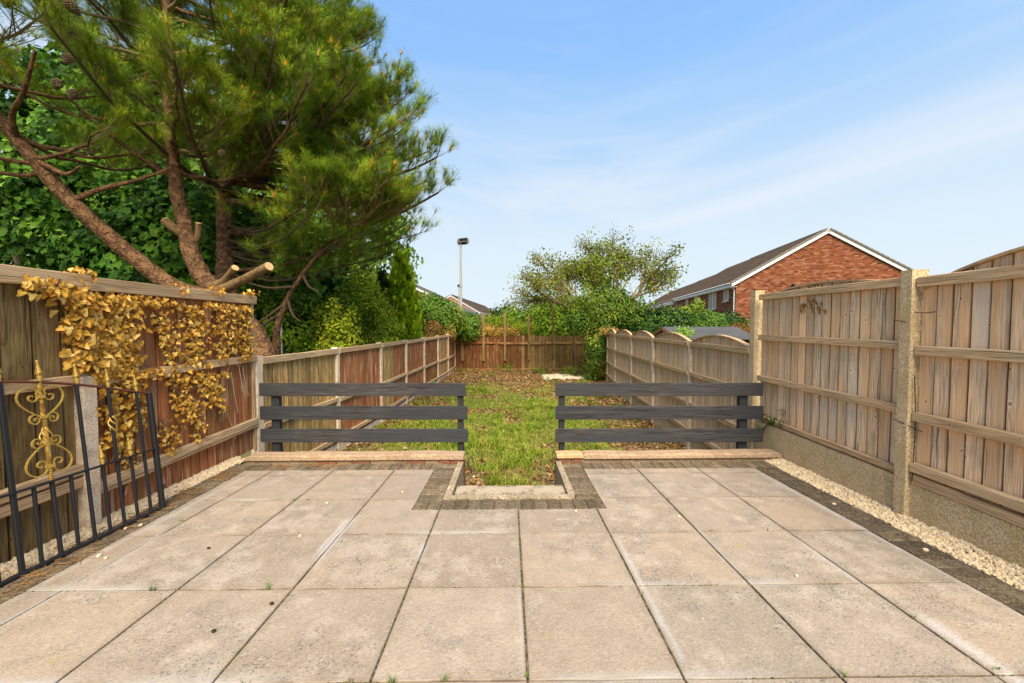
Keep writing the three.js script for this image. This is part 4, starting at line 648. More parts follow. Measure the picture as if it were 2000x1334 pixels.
M.greyBark = std({ ...barkTex([.07, .05, .03], [.22, .17, .11], [.30, .25, .17], 687), roughness: 1, bumpScale: .012 });
M.cut = std({ map: ctex(128, 128, (u, v) => { const r = Math.hypot(u - .5, v - .5); return lerp3([.42, .27, .12], [.62, .45, .24], .5 + .5 * Math.sin(r * 90)); }), roughness: .9 });

// a leafy mass: clusters scattered through the outer part of ellipsoids [x, y, z(depth), rx, ry, rz, n]
function fill(blobs, R, pals, sMin, sMax, o = {}) {
  const ms = [], cs = [];
  for (const [x, y, z, rx, ry, rz, n] of blobs) for (let i = 0; i < n; i++) {
    let u = R() * 2 - 1, a = R() * 6.283, q = Math.sqrt(1 - u * u), d = V(q * Math.cos(a), u, q * Math.sin(a)); const lump = (o.rough ? .45 : .66) + (o.rough ? 1.0 : .62) * nz(d.x * 3.3 + x * 3, d.y * 3.3 + d.z * 2.1 + z, 77, 3), r = lump * (1 - (o.depth ?? .45) * R() * R());
    const p = V(x + d.x * rx * r, y + d.y * ry * r, -z + d.z * rz * r); if (p.y < (o.floor ?? -.75)) continue; if (o.keep && !o.keep(p)) continue;
    const dir = V(d.x + (R() - .5) * .9, d.y * .5 + (o.up ?? .1) + (R() - .5) * .9, d.z + (R() - .5) * .9);
    ms.push(mdir(p, dir, R() * 6.283, mix(sMin, sMax, R()))); const pk = pals.length > 1 && nz(p.x * 1.7, p.y * 1.7 + p.z, 79, 2) > .5 ? pals[1] : pals[0]; cs.push(pal(pk, R, .55, o.g || LG));
  }
  return [ms, cs];
}
function bushThing(name, label, cat, blobs, geo, mat, pals, s, o = {}) {
  const R = rng(o.seed || 5), t = thing(name, label, cat, o.group); const [ms, cs] = fill(blobs, R, pals, s[0], s[1], o);
  inst(o.part || 'foliage', geo, mat, ms, cs, t);
  const b = blobs[0], st = []; const n = o.stems ?? 5;
  for (let i = 0; i < n; i++) { const bb = blobs[i % blobs.length], p0 = V(bb[0] + (R() - .5) * bb[3] * .5, -.9, -bb[2] + (R() - .5) * .3), p2 = V(bb[0] + (R() - .5) * bb[3] * 1.3, bb[1] + (R() - .1) * bb[4] * .8, -bb[2] + (R() - .5) * bb[5]); const p1 = p0.clone().lerp(p2, .5).add(V((R() - .5) * .2, 0, (R() - .5) * .2)); mesh(i ? 'stem' : 'trunk', tube(curve([p0, p1, p2], 8), u => (o.stemR || .03) * (1 - u * .75), 6), o.bark || M.greyBark, t); }
  return t;
}
const DKG = [[.022, .052, .007], [.036, .076, .009], [.052, .098, .012]], MDG = [[.055, .11, .010], [.082, .145, .013], [.10, .165, .016]], YLG = [[.20, .26, .022], [.29, .32, .028], [.14, .22, .02]], BRN = [[.34, .18, .05], [.26, .13, .04], [.42, .27, .09]], GLD = [[.66, .43, .09], [.54, .31, .05], [.76, .55, .17], [.32, .16, .03]];

// ---------------------------------------------------------------- pine
{
  const t = thing('pine_tree', 'large pine with orange brown trunks leaning over the left fence', 'tree'), R = rng(1234);
  const C = a => a.map(q => V(...q));
  const S1 = curve(C([[-4.05, -.8, -7.05], [-4.15, .56, -7.0], [-4.42, 1.25, -7.0], [-4.88, 1.8, -7.0], [-5.13, 2.06, -7.0], [-5.35, 2.53, -7.0], [-5.50, 2.97, -7.1], [-5.62, 3.48, -7.1], [-5.67, 4.16, -7.1], [-5.63, 4.94, -7.0], [-5.61, 5.76, -7.0], [-5.52, 6.9, -6.9], [-5.36, 8.6, -6.8]]), 70);
  const S2 = curve(C([[-4.5, 1.4, -7.0], [-4.95, 1.72, -6.8], [-5.4, 1.9, -6.7], [-5.75, 2.2, -6.6], [-6.14, 2.65, -6.4], [-6.53, 3.17, -6.2], [-6.91, 3.72, -6.1], [-7.11, 4.07, -6.0], [-7.49, 4.66, -5.8], [-7.96, 5.84, -5.6], [-8.1, 7, -5.5]]), 50);
  const S3 = curve(C([[-4.6, .4, -7.3], [-4.95, 1.24, -7.6], [-5.5, 1.94, -8.1], [-5.80, 2.68, -8.5], [-5.86, 3.73, -8.6], [-5.75, 5.31, -8.7], [-5.49, 7.34, -8.7], [-5.3, 10.6, -8.7]]), 50);
  mesh('trunk', tube(S1, u => u < .3 ? mix(.25, .14, u / .3) : mix(.14, .04, (u - .3) / .7), 18, 1.6, .26, 3), M.pineBark, t);
  mesh('trunk', tube(S2, u => mix(.145, .055, u), 18, 1.4, .24, 4), M.pineBark, t);
  mesh('trunk', tube(S3, u => mix(.22, .05, u), 18, 1.6, .24, 5), M.pineBark2, t);
  const stub = (a, b, c, r) => { const P = curve(C([a, b, c]), 10); mesh('sawn_limb', tube(P, u => r * (1.15 - u * .25), 12, 1, .1, 9), M.stubBark || (M.stubBark = std({ map: M.greyBark.map, bumpMap: M.greyBark.bumpMap, bumpScale: .01, roughness: 1, color: new THREE.Color(.8, .62, .42) })), t); const d = P[10].clone().sub(P[9]).normalize(), g = new THREE.CylinderGeometry(r * .88, r * .9, .012, 16), m = mesh('cut_face', g, M.cut, t); m.position.copy(P[10]).addScaledVector(d, .004); m.quaternion.setFromUnitVectors(UP, d); };
  stub([-5.09, 1.92, -7.0], [-4.76, 2.0, -6.9], [-4.45, 2.21, -6.75], .062); stub([-4.98, 1.85, -7.0], [-4.4, 2.0, -6.8], [-3.76, 2.2, -6.5], .075); stub([-5.42, 2.62, -7.1], [-5.26, 2.75, -7.05], [-5.2, 2.98, -7.0], .05); stub([-5.44, 2.78, -7.1], [-5.62, 2.9, -7.0], [-5.72, 3.02, -6.95], .075);
  // boughs
  const tufts = [], tc = [], buds = [], bc = [], twigs = [], litTw = [];
  const GN = [[.115, .205, .03], [.15, .25, .032], [.20, .295, .038], [.075, .145, .025]], TIP = [[.26, .34, .02], [.32, .38, .025]];
  const addTuft = (p, d, s, tip) => { tufts.push(mdir(p, d, R() * 6.28, s)); let c = pal(GN, R, .5); if (tip) c = lerp3(c, pal(TIP, R), .35 + R() * .4); tc.push(c); if (R() < (tip ? .5 : .12)) { const up = d.clone().normalize().add(V(0, .9, 0)); buds.push(mdir(p.clone().addScaledVector(d.clone().normalize(), .035 * s), up, R() * 6, (.55 + R() * .7) * s)); bc.push(R() < .6 ? [.46 + R() * .14, .15, .025] : [.36, .25, .05]); } };
  const twigGeo = [];
  function twig(p, d, L, bright, near) {
    const e = p.clone().addScaledVector(d, L).add(V(0, L * .22, 0)), m = p.clone().lerp(e, .5).add(V((R() - .5) * L * .25, -L * .08, (R() - .5) * L * .25));
    twigGeo.push(tube(curve([p, m, e], 4), u => .0075 * (1 - u * .55), 4)); const dir = e.clone().sub(m).normalize();
    addTuft(e, dir.clone().add(V((R() - .5) * .5, .35, (R() - .5) * .5)), .95 + R() * .35, bright > R());
    const n = 2 + (R() * 3 | 0); for (let i = 0; i < n; i++) { const q = m.clone().lerp(e, R() * .9); addTuft(q.add(V((R() - .5) * .09, (R() - .3) * .09, (R() - .5) * .09)), dir.clone().add(V((R() - .5) * 1.6, R() * .7, (R() - .5) * 1.6)), .8 + R() * .35, bright * .6 > R()); }
  }
  const inView = p => p.z < -.3;
  function bough(p0, az, L, rise, r0, mat, bright, bare = .32, dens = 1) {
    const d = V(Math.cos(az), 0, -Math.sin(az)), pts = [p0.clone()], sw = (R() - .5) * .5; const N = 9;
    for (let i = 1; i <= N; i++) { const u = i / N, x = L * u, s = V(-d.z, 0, d.x); pts.push(p0.clone().addScaledVector(d, x).addScaledVector(s, sw * L * .3 * u * u + (R() - .5) * .06).add(V(0, L * (rise * u + .07 * u * u * u - .08 * Math.sin(u * 3.14)) + (R() - .5) * .05, 0))); }
    const P = curve(pts, 18); mesh('bough', tube(P, u => r0 * (1 - u * .82) + .005, 7, .8, .15, R() * 99 | 0), mat, t);
    for (let k = 0; k < 19; k++) { const u = k / 18; if (u < bare) { if (R() < .35) { const q = P[k], a = R() * 6.28, e = q.clone().add(V(Math.cos(a) * .5, -.1 + R() * .3, Math.sin(a) * .5).multiplyScalar(.5 + R())); twigGeo.push(tube(curve([q, q.clone().lerp(e, .5).add(V(0, -.06, 0)), e], 4), v => .006 * (1 - v * .6), 4)); } continue; }
      const m = Math.round((1.1 + 1.6 * R()) * dens * (L / 18) * 7 + .35); for (let j = 0; j < m; j++) { const q = P[k], tan = P[Math.min(18, k + 1)].clone().sub(P[Math.max(0, k - 1)]).normalize(), a = (R() < .5 ? 1 : -1) * (.35 + R() * .8), v = tan.clone().applyAxisAngle(UP, a).add(V(0, .15 + R() * .5, 0)).normalize(); twig(q, v, (.28 + R() * .5) * (1.15 - u * .45), bright * (.4 + .6 * u)); } }
    twig(P[18], P[18].clone().sub(P[16]).normalize(), .35, bright);
  }
  const reach = y => 4.3 * Math.pow(clamp(1 - (y - 3.7) / 7.6), 1.05);
  // main spreading limbs to the right
  for (const [y, az, L, rise, r] of [[3.2, .12, 4.3, .17, .085], [2.75, .3, 3.6, .16, .065], [3.75, -.35, 3.9, .08, .07], [4.0, .55, 4.2, .14, .07], [4.2, .02, 4.3, .05, .075], [4.5, -.3, 4.1, .05, .07], [4.7, .3, 4.0, .06, .07], [5.1, -.05, 3.6, .05, .06], [4.55, .8, 4.0, .06, .06], [2.4, -.1, 3.0, .22, .04], [4.2, -.65, 3.8, .08, .06]]) { const k = S3.reduce((b, q, i) => Math.abs(q.y - y) < Math.abs(S3[b].y - y) ? i : b, 0); bough(S3[k], az, L, rise, r, M.pineBark2, y > 2.9 ? .35 : .15, y < 3 ? .5 : .36, y < 3 ? .5 : 1); }
  for (const [y, az, L, rise] of [[2.9, -.15, 3.3, .02], [2.6, .2, 3.4, .03], [3.0, -.5, 3.0, -.04], [2.45, .35, 3.0, .04], [3.05, .1, 3.9, -.01], [2.75, -.3, 3.1, -.03], [2.3, 0, 2.8, .06], [3.3, -.6, 3.3, -.03]]) { const k = S3.reduce((b, q, i) => Math.abs(q.y - y) < Math.abs(S3[b].y - y) ? i : b, 0); bough(S3[k], az, L, rise, .026, M.twigDark, .3, .25, .5); }
  for (let i = 0; i < 128; i++) { const y = mix(3.95, 9.8, Math.pow(R(), 1.15)), az = R() * 6.283, k = S3.reduce((b, q, j) => Math.abs(q.y - y) < Math.abs(S3[b].y - y) ? j : b, 0); const lf = Math.cos(az) < -.2; if (y < 4.8 && lf) continue; if (Math.sin(az) < -.55 && y < 7 && R() < .78) continue; bough(S3[k], az, reach(y) * (.72 + R() * .3), .12 + R() * .18, .045, M.twigDark, .35, .35); }
  for (let i = 0; i < 50; i++) { const y = mix(3.7, 8.4, R()), az = R() * 6.283, fwd = Math.sin(az) < -.25, k = S1.reduce((b, q, j) => Math.abs(q.y - y) < Math.abs(S1[b].y - y) ? j : b, 0); if (fwd && y < 6.6 && R() < .93) continue; if (Math.cos(az) < -.1 && y < 4.4) continue; bough(S1[k], az, (1.3 + R() * 1.5) * (y > 6.5 ? .8 : 1), .1 + R() * .2, .032, M.pineBark, .7, .4); }
  for (let i = 0; i < 16; i++) { const k = 28 + (R() * 22 | 0), az = R() * 6.283; bough(S2[k], az, 1.0 + R() * 1.4, .12 + R() * .2, .03, M.pineBark, .6, .45); }
  for (let i = 0; i < 30; i++) { const y = mix(4.3, 7.4, R()), az = (R() - .5) * 1.7, k = S3.reduce((b, q, j) => Math.abs(q.y - y) < Math.abs(S3[b].y - y) ? j : b, 0); bough(S3[k], az, reach(y) * (.8 + R() * .28), .04 + R() * .12, .04, M.twigDark, .5, .45); }
  // boughs hanging forward over the fence on the left and the bright clump right of the trunk
  for (const [x, y, z, az, L, rise] of [[-5.6, 4.9, 7, -.75, 1.7, -.14], [-5.6, 5.6, 7, -2.3, 2.2, .02], [-5.6, 6.1, 7, -2.5, 2.3, .0], [-5.65, 4.5, 7.1, -.45, 1.7, -.06], [-5.62, 4.2, 7.1, -.55, 1.5, -.02], [-7.5, 4.7, 5.8, -.6, 1.4, .15], [-7.6, 5.0, 5.8, -.2, 1.8, .12], [-7.7, 5.3, 5.7, -1.2, 1.2, .1], [-5.6, 5.6, 7, 2.8, 2.1, .05], [-5.6, 6.6, 7, -2.0, 2.4, .02], [-5.6, 6.4, 7, -.7, 2.2, .02]]) bough(V(x, y, -z), az, L, rise, .026, M.twig, .85, .35, 1.25);
  // the low rounded clump at the right edge
  for (let i = 0; i < 10; i++) bough(V(-3.1, 3.15, -7.7), -.6 + (R() - .5) * 2.6, .5 + R() * .75, .15 + R() * .25, .014, M.twig, .6, .3, 2.0);
  // bare limbs
  for (const q of [[[-6.91, 3.72, -6.1], [-6.6, 3.55, -6.05], [-6.3, 3.43, -6.0], [-6.0, 3.5, -5.9]], [[-6.5, 3.1, -6.2], [-6.1, 3.32, -6.3], [-5.7, 3.5, -6.45], [-5.34, 3.72, -6.6]], [[-6.75, 3.5, -6.15], [-7.1, 3.45, -6.1], [-7.7, 3.55, -6.0]], [[-7.0, 3.95, -6.0], [-6.8, 4.15, -5.8], [-6.4, 4.35, -5.6], [-6.0, 4.75, -5.4]], [[-5.62, 3.7, -7.1], [-5.95, 3.95, -6.9], [-6.3, 4.3, -6.6], [-6.6, 4.7, -6.3]], [[-5.6, 5.2, -7], [-5.2, 5.35, -6.9], [-4.6, 5.3, -6.7], [-4.1, 5.45, -6.6]], [[-5.62, 4.75, -7], [-5.3, 4.85, -6.9], [-4.8, 4.95, -6.8]]]) mesh('bough', tube(curve(C(q), 14), u => mix(.045, .018, u), 8, .6, .15, 7), M.pineBark, t);
  mesh('twigs', mergeGeometries(twigGeo), M.twig, t).userData.kind = 'stuff';
  const A = tuftGeo(50, .185, 21, .0042), B = tuftGeo(46, .16, 23, .0042), half = tufts.length >> 1;
  inst('needles', A, M.needle, tufts.slice(0, half), tc.slice(0, half), t); inst('needles', B, M.needle, tufts.slice(half), tc.slice(half), t);
  const bud = new THREE.ConeGeometry(.017, .07, 5); bud.translate(0, .03, 0); inst('buds', bud, std({ color: 0xffffff, roughness: .8 }), buds, bc, t);
  // pine cones
  const cg = (() => { const gs = []; for (let i = 0; i < 70; i++) { const u = (i + .5) / 70, y = (.5 - u) * .1, r = .032 * Math.sin(Math.PI * Math.pow(u, .75)) + .004, a = i * 2.39996, g = new THREE.SphereGeometry(.0105, 6, 4); g.scale(1, .55, 1); g.translate(Math.cos(a) * r, y, Math.sin(a) * r); gs.push(g); } return mergeGeometries(gs); })(); const cm = std({ color: new THREE.Color(.13, .085, .05), roughness: .9 });
  for (const [x, y, z, s] of [[-5.30, 5.12, 5.2, 1.5], [-5.45, 4.55, 5.25, 1.3], [-5.80, 4.36, 5.45, 1.35], [-5.6, 4.24, 5.45, 1.2], [-4.24, 3.79, 6.2, 1.1]]) { const m = mesh('pine_cone', cg, cm, t); m.position.set(x, y, -z); m.scale.setScalar(s); m.rotation.set(R() - .5, R() * 6, .6); }
  console.log('tufts', tufts.length, 'twigs', twigGeo.length);
}
// slender second tree behind the fence
{
  const t = thing('tree', 'slender brown trunked tree leaning right behind the left garden fence', 'tree'), R = rng(55);
  const P = curve([V(-4.52, -.8, -8), V(-4.52, .75, -8), V(-4.5, 1.24, -8), V(-4.36, 1.63, -8), V(-4.1, 2.01, -7.9), V(-3.61, 2.57, -7.8), V(-3.1, 2.9, -7.7)], 30);
  mesh('trunk', tube(P, u => mix(.085, .025, u), 10, 1, .15, 6), M.pineBark2, t);
  for (const [i, e] of [[17, [-3.9, 1.35, -7.7]], [16, [-5.1, 1.2, -7.8]], [20, [-4.9, 2.1, -7.6]], [22, [-3.5, 1.9, -7.6]], [14, [-5.3, .9, -7.7]]]) { const q = P[i], E = V(...e); mesh('limb', tube(curve([q, q.clone().lerp(E, .5).add(V(0, -.08, .05)), E], 8), u => mix(.03, .01, u), 6), M.twigDark, t); }
  const [ms, cs] = fill([[-3.3, 2.7, 7.7, .9, .5, .7, 90], [-4.0, 2.4, 7.8, .9, .5, .8, 60]], R, [DKG], .7, 1.2); inst('foliage', tuftGeo(40, .11, 25), M.needle, ms, cs, t);
}
// ---------------------------------------------------------------- broadleaf trees and shrubs on the left
bushThing('sycamore_tree', 'dark leafy sycamore filling the background left of the pine trunks', 'tree', [[-8.6, 2.6, 10.8, 2.6, 2.3, 1.8, 1500], [-11.3, 3.6, 11.5, 2.8, 3.2, 2.0, 1300], [-6.4, 2.0, 11.4, 1.8, 1.9, 1.6, 900], [-9.4, .9, 9.6, 2.4, 1.3, 1.2, 900], [-12.5, 6.4, 12, 3, 2.6, 2.2, 900], [-7.6, 1.2, 8.9, 1.3, 1.0, .9, 450]], G.maple, M.leaf, [[[.012, .036, .009], [.035, .095, .018], [.05, .135, .024]], [[.02, .06, .012], [.06, .15, .022], [.095, .20, .03]]], [.8, 1.3], { seed: 41, rough: 1, stems: 6, stemR: .14, part: 'crown' });
bushThing('sycamore_tree', 'paler leafy tree far behind the pine at the upper left', 'tree', [[-15, 7.5, 17, 4.5, 4.0, 3, 1300], [-9, 5.5, 19, 4.5, 3.5, 2.5, 1000], [-14, 3, 16, 4, 3, 2.5, 700]], G.maple, M.leaf, [[[.08, .16, .035], [.11, .20, .045]]], [1.3, 2.0], { seed: 42, stems: 4, stemR: .2, part: 'crown' });
bushThing('shrub', 'dark green shrubs tangled under the pine behind the left garden fence', 'shrub', [[-5.2, .6, 9.6, 1.3, 1.5, .9, 750], [-4.3, .5, 10.3, 1.0, 1.3, .9, 600], [-6.2, 1.4, 10.6, 1.2, 1.5, .8, 500]], G.oval, M.leaf, [DKG, MDG], [.8, 1.3], { seed: 43, stems: 7, stemR: .025 });
bushThing('shrub', 'bright yellow green shrub above the red panels of the left garden fence', 'shrub', [[-3.75, .95, 11.2, .75, 1.0, .7, 560], [-4.3, 1.7, 11.8, .9, .9, .8, 480], [-3.45, .5, 10.4, .5, .6, .5, 260]], G.small, M.leaf, [YLG, [[.17, .25, .02], [.22, .29, .025]]], [.9, 1.5], { seed: 44, stems: 9, stemR: .02, up: .3 });
bushThing('shrub', 'tall mid green bush between the pine and the pointed conifers', 'shrub', [[-5.0, 1.7, 15.0, 1.0, 1.4, .8, 700], [-6.2, 2.0, 14.5, 1.3, 1.5, .9, 700], [-4.9, .7, 13.2, .7, 1.0, .6, 350]], G.oval, M.leaf, [MDG, YLG], [.9, 1.4], { seed: 45, stems: 6 });
bushThing('shrub', 'small light green sapling with thin stems above the first red panel', 'shrub', [[-3.55, .75, 8.7, .5, .7, .4, 120], [-3.75, 1.4, 9.0, .45, .5, .4, 60]], G.oval, M.leaf, [MDG, YLG], [.6, .95], { seed: 46, stems: 10, stemR: .014, bark: M.twig, depth: .8 });
// pointed conifers
function conifer(label, x, z, h, r, n, pals, seed) {
  const t = thing('conifer', label, 'conifer', null, V(x, -.9, -z)), R = rng(seed), ms = [], cs = []; mesh('trunk', tube([V(0, 0, 0), V(0, h * .5, 0), V(.02, h * .92, 0)], u => .07 * (1 - u * .85), 8), M.greyBark, t);
  for (let i = 0; i < n; i++) { const u = 1 - Math.sqrt(R()), y = u * h, a = R() * 6.283, rr = r * Math.pow(1 - u, .8) * (.78 + .42 * nz(Math.cos(a) * 2 + 9, y * 2.2 + Math.sin(a) * 2, seed, 3)) * (.72 + .28 * Math.sqrt(R())), p = V(Math.cos(a) * rr, y + .05, Math.sin(a) * rr); ms.push(mdir(p, V(Math.cos(a) * .55, 1, Math.sin(a) * .55).add(V((R() - .5) * .5, 0, (R() - .5) * .5)), R() * 6.28, .75 + R() * .6)); cs.push(pal(pals, R, .6)); }
  inst('foliage', G.spray, M.leaf, ms, cs, t);
  return t;
}
conifer('tall pointed bright green conifer behind the left garden fence', -3.5, 13.3, 4.5, .84, 4200, [[.05, .11, .01], [.12, .23, .014], [.20, .33, .02], [.27, .38, .022]], 61);
conifer('narrow dark green conifer just left of the tall pointed one', -3.98, 12.9, 3.7, .46, 2400, [[.012, .032, .01], [.02, .05, .014]], 62);
bushThing('climber', 'leafy green climber bulging over the far left fence corner', 'climbing plant', [[-2.9, 1.5, 17.5, .95, .75, .8, 480], [-3.6, 1.75, 18, .9, .8, .8, 420], [-2.0, 1.15, 18.4, .6, .6, .5, 260]], G.oval, M.gloss, [[[.06, .13, .02], [.09, .17, .03]], [[.15, .20, .03], [.09, .16, .03]]], [.9, 1.5], { seed: 47, stems: 4, stemR: .02 });
bushThing('climber', 'dry brown climber hanging on the left end of the far fence', 'climbing plant', [[-3.0, .95, 15.9, .3, .5, .3, 90], [-1.3, 1.0, 18.55, 1.0, .28, .25, 190], [-2.55, .95, 17.0, .2, .3, .2, 60], [-.2, .92, 18.6, .6, .2, .2, 60]], G.small, M.dry, [BRN, GLD], [.9, 1.5], { seed: 48, stems: 4, stemR: .012, bark: M.twig, g: [.75, .75, .75] });
bushThing('climber', 'mixed green and yellow creeper showing above the far fence between the poles', 'climbing plant', [[-.9, 1.25, 19.2, 1.1, .45, .4, 260], [.6, 1.0, 19.2, 1.0, .35, .4, 220]], G.small, M.leaf, [MDG, [[.12, .19, .02], [.16, .21, .02]]], [.9, 1.5], { seed: 49, stems: 3, stemR: .012 });
// ---------------------------------------------------------------- trees beyond the back fence
[['green tree rounded above the far fence beside the smallest street lamp', -.2, 34, 2.2, 2.4, 0], ['broad mid green tree above the middle of the far fence', 2.2, 27, 2.3, 2.2, 1], ['dark green tree behind the middle far fence pole', 3.6, 31, 2.6, 3.2, 0], ['bushy green tree left of the ivy clad tree', 2.7, 22.5, 1.5, 2.05, 1], ['low dark tree right of the ivy clad tree', 6.6, 24, 2.6, 2.3, 0], ['far grey green tree on the skyline above the far fence', 1.2, 48, 4.5, 3.6, 2]].forEach(([l, x, z, r, top, k], i) => bushThing('tree', l, 'tree', [[x, top - r * .75, z, r, r * .85, r * .7, 620], [x + r * .7, top - r * .95, z + .5, r * .7, r * .6, r * .6, 300], [x - r * .6, top - r * 1.0, z - .3, r * .7, r * .6, r * .6, 300]], G.big, M.leaf, [k === 1 ? MDG : k ? [[.06, .10, .035]] : [[.035, .075, .01], [.055, .095, .013], [.02, .05, .008]], MDG], [.55, .95], { seed: 70 + i, stems: 2, stemR: .1, part: 'crown', floor: -.9 }));
// ---------------------------------------------------------------- ivy clad tree in the far right corner
{
  const t = thing('tree', 'airy young tree with an ivy covered trunk in the far right corner', 'tree'), R = rng(88), base = V(3.05, -.8, -15.4), ms = [], cs = [], tw = [];
  const grow = (p, d, L, r, lv) => {
    const e = p.clone().addScaledVector(d, L), m = p.clone().lerp(e, .5).add(V((R() - .5) * L * .16, (R() - .3) * L * .1, (R() - .5) * L * .16)), P = curve([p, m, e], 6);
    const g = tube(P, u => r * (1 - u * .45), lv < 2 ? 8 : 4); if (lv < 2) mesh(lv ? 'limb' : 'trunk', g, M.greyBark, t); else tw.push(g);
    if (lv >= 2) for (let i = 0; i < (lv > 2 ? 4 : 3); i++) if (R() < .7) { const q = P[2 + (R() * 5 | 0)]; ms.push(mdir(q.clone().add(V((R() - .5) * .5, (R() - .5) * .4, (R() - .5) * .5)), V(R() - .5, R() - .5, R() - .5), R() * 6, .5 + R() * .55)); cs.push(pal(R() < .75 ? [[.09, .15, .028], [.12, .17, .03], [.15, .19, .04]] : [[.17, .16, .05]], R, .5)); }
    if (lv >= 4) return; const n = lv === 0 ? 6 : lv === 1 ? 5 : 4;
    for (let i = 0; i < n; i++) { const v = d.clone().add(V((R() - .5) * (lv ? 1.3 : 1.9), (R() - .42) * .8 + (lv === 0 ? .35 : 0), (R() - .5) * (lv ? 1.3 : 1.9))).normalize(); if (lv === 0) v.set((i / (n - 1) - .5) * 2.3, 1.25 + R() * .4 - Math.abs(i / (n - 1) - .5) * 1.7, (R() - .5) * 1.1).normalize(); grow(P[lv ? 3 + (R() * 4 | 0) : 5 + (R() * 2 | 0)], v, L * (lv === 0 ? .62 : .62 + R() * .16), r * .58, lv + 1); }
  };
  grow(base, V(.06, 1, 0).normalize(), 2.52, .11, 0);
  { const [fm, fc] = fill([[3.0, 2.3, 15.4, 1.1, .7, .7, 120], [2.1, 2.1, 15.5, .7, .45, .5, 40], [4.1, 2.2, 15.4, .8, .5, .6, 50], [3.2, 3.3, 15.4, 1.3, .9, .7, 70]], R, [[[.10, .17, .02], [.14, .20, .025]]], .6, 1, { depth: 1 }); ms.push(...fm); cs.push(...fc); }
  mesh('twigs', mergeGeometries(tw), M.twig, t).userData.kind = 'stuff';
  inst('crown', G.ash, M.leaf, ms, cs, t); console.log('ash', ms.length);
  const iv = thing('ivy', 'green ivy cloaking the trunk of the young tree in the far right corner', 'ivy');
  const [im, ic] = fill([[3.15, -.1, 15.25, .42, .95, .36, 330], [3.2, 1.0, 15.25, .55, .7, .42, 300], [3.5, 1.9, 15.3, 1.0, .75, .6, 460], [2.6, 1.5, 15.5, .7, .6, .5, 240], [4.2, 1.6, 15.4, .7, .5, .5, 200], [3.1, .2, 14.9, .3, .8, .25, 200]], R, [[[.035, .085, .016], [.055, .115, .02], [.08, .15, .025]], [[.06, .12, .02], [.13, .18, .03]]], .75, 1.25, { floor: -.78 });
  inst('foliage', G.oval, M.gloss, im, ic, iv);
  for (let i = 0; i < 5; i++) { const x = 2.7 + i * .2; mesh('stem', tube(curve([V(x + .1, -.8, -15.0), V(x, .2 + R() * .3, -15.02), V(x - .1 + R() * .3, 1.2, -15.05)], 10), () => .022, 6), M.twig, iv); }
  const db = thing('ivy', 'dead brown ivy hanging on the trunk beside the arched fence', 'ivy'); const [dm, dc] = fill([[3.15, .55, 14.85, .16, .42, .1, 60], [3.2, -.15, 14.85, .14, .4, .1, 40], [3.42, 1.05, 14.4, .3, .12, .14, 44]], R, [BRN, GLD], .7, 1.1, { g: [.75, .75, .75] }); inst('foliage', G.small, M.dry, dm, dc, db);
}
// ---------------------------------------------------------------- right side hedge and bushes
bushThing('hedge', 'dark glossy green hedge behind the arched right garden fence', 'hedge', [[5.0, .95, 15.6, .9, .8, .8, 520], [6.1, 1.0, 15.8, 1.0, .8, .8, 560], [7.2, 1.05, 16, 1.0, .75, .8, 520], [4.1, 1.0, 16, .8, .7, .7, 320], [8.3, 1.0, 16, .8, .7, .7, 360], [5.2, .4, 13.6, .8, .7, .5, 300]], G.oval, M.gloss, [[[.012, .036, .008], [.035, .085, .016]], [[.06, .13, .02]]], [.9, 1.4], { seed: 51, stems: 6 });
bushThing('shrub', 'light green feathery branches rising from the hedge in front of the terrace', 'shrub', [[7.0, 1.85, 16, .4, .5, .4, 34], [6.5, 1.6, 16, .4, .4, .4, 24]], G.oval, M.leaf, [[[.13, .22, .02], [.17, .25, .03]], MDG], [.7, 1.1], { seed: 52, stems: 4, stemR: .012, depth: .9 });
bushThing('shrub', 'bright green clipped bush below the brick gable', 'shrub', [[11.0, .75, 20.3, .9, .7, .6, 480], [11.9, .8, 20.3, .8, .7, .6, 320], [10.1, .5, 20.5, .7, .55, .5, 240]], G.small, M.leaf, [[[.08, .20, .02], [.11, .25, .03]]], [1.2, 1.9], { seed: 53, stems: 3 });
bushThing('shrub', 'dry brown growth on top of the short dark fence behind the shed', 'shrub', [[8.3, 1.12, 14.5, .9, .16, .2, 110]], G.small, M.dry, [BRN], [.9, 1.3], { seed: 54, stems: 2, stemR: .01, g: [.75, .75, .75] });
bushThing('shrub', 'leafy sprig poking over the arched fence in front of the shed', 'shrub', [[3.28, 1.06, 7.9, .12, .10, .12, 12], [3.2, 1.04, 8.3, .14, .07, .12, 9]], G.oval, M.leaf, [[[.12, .24, .03]]], [.6, .9], { seed: 56, stems: 1, stemR: .008 });

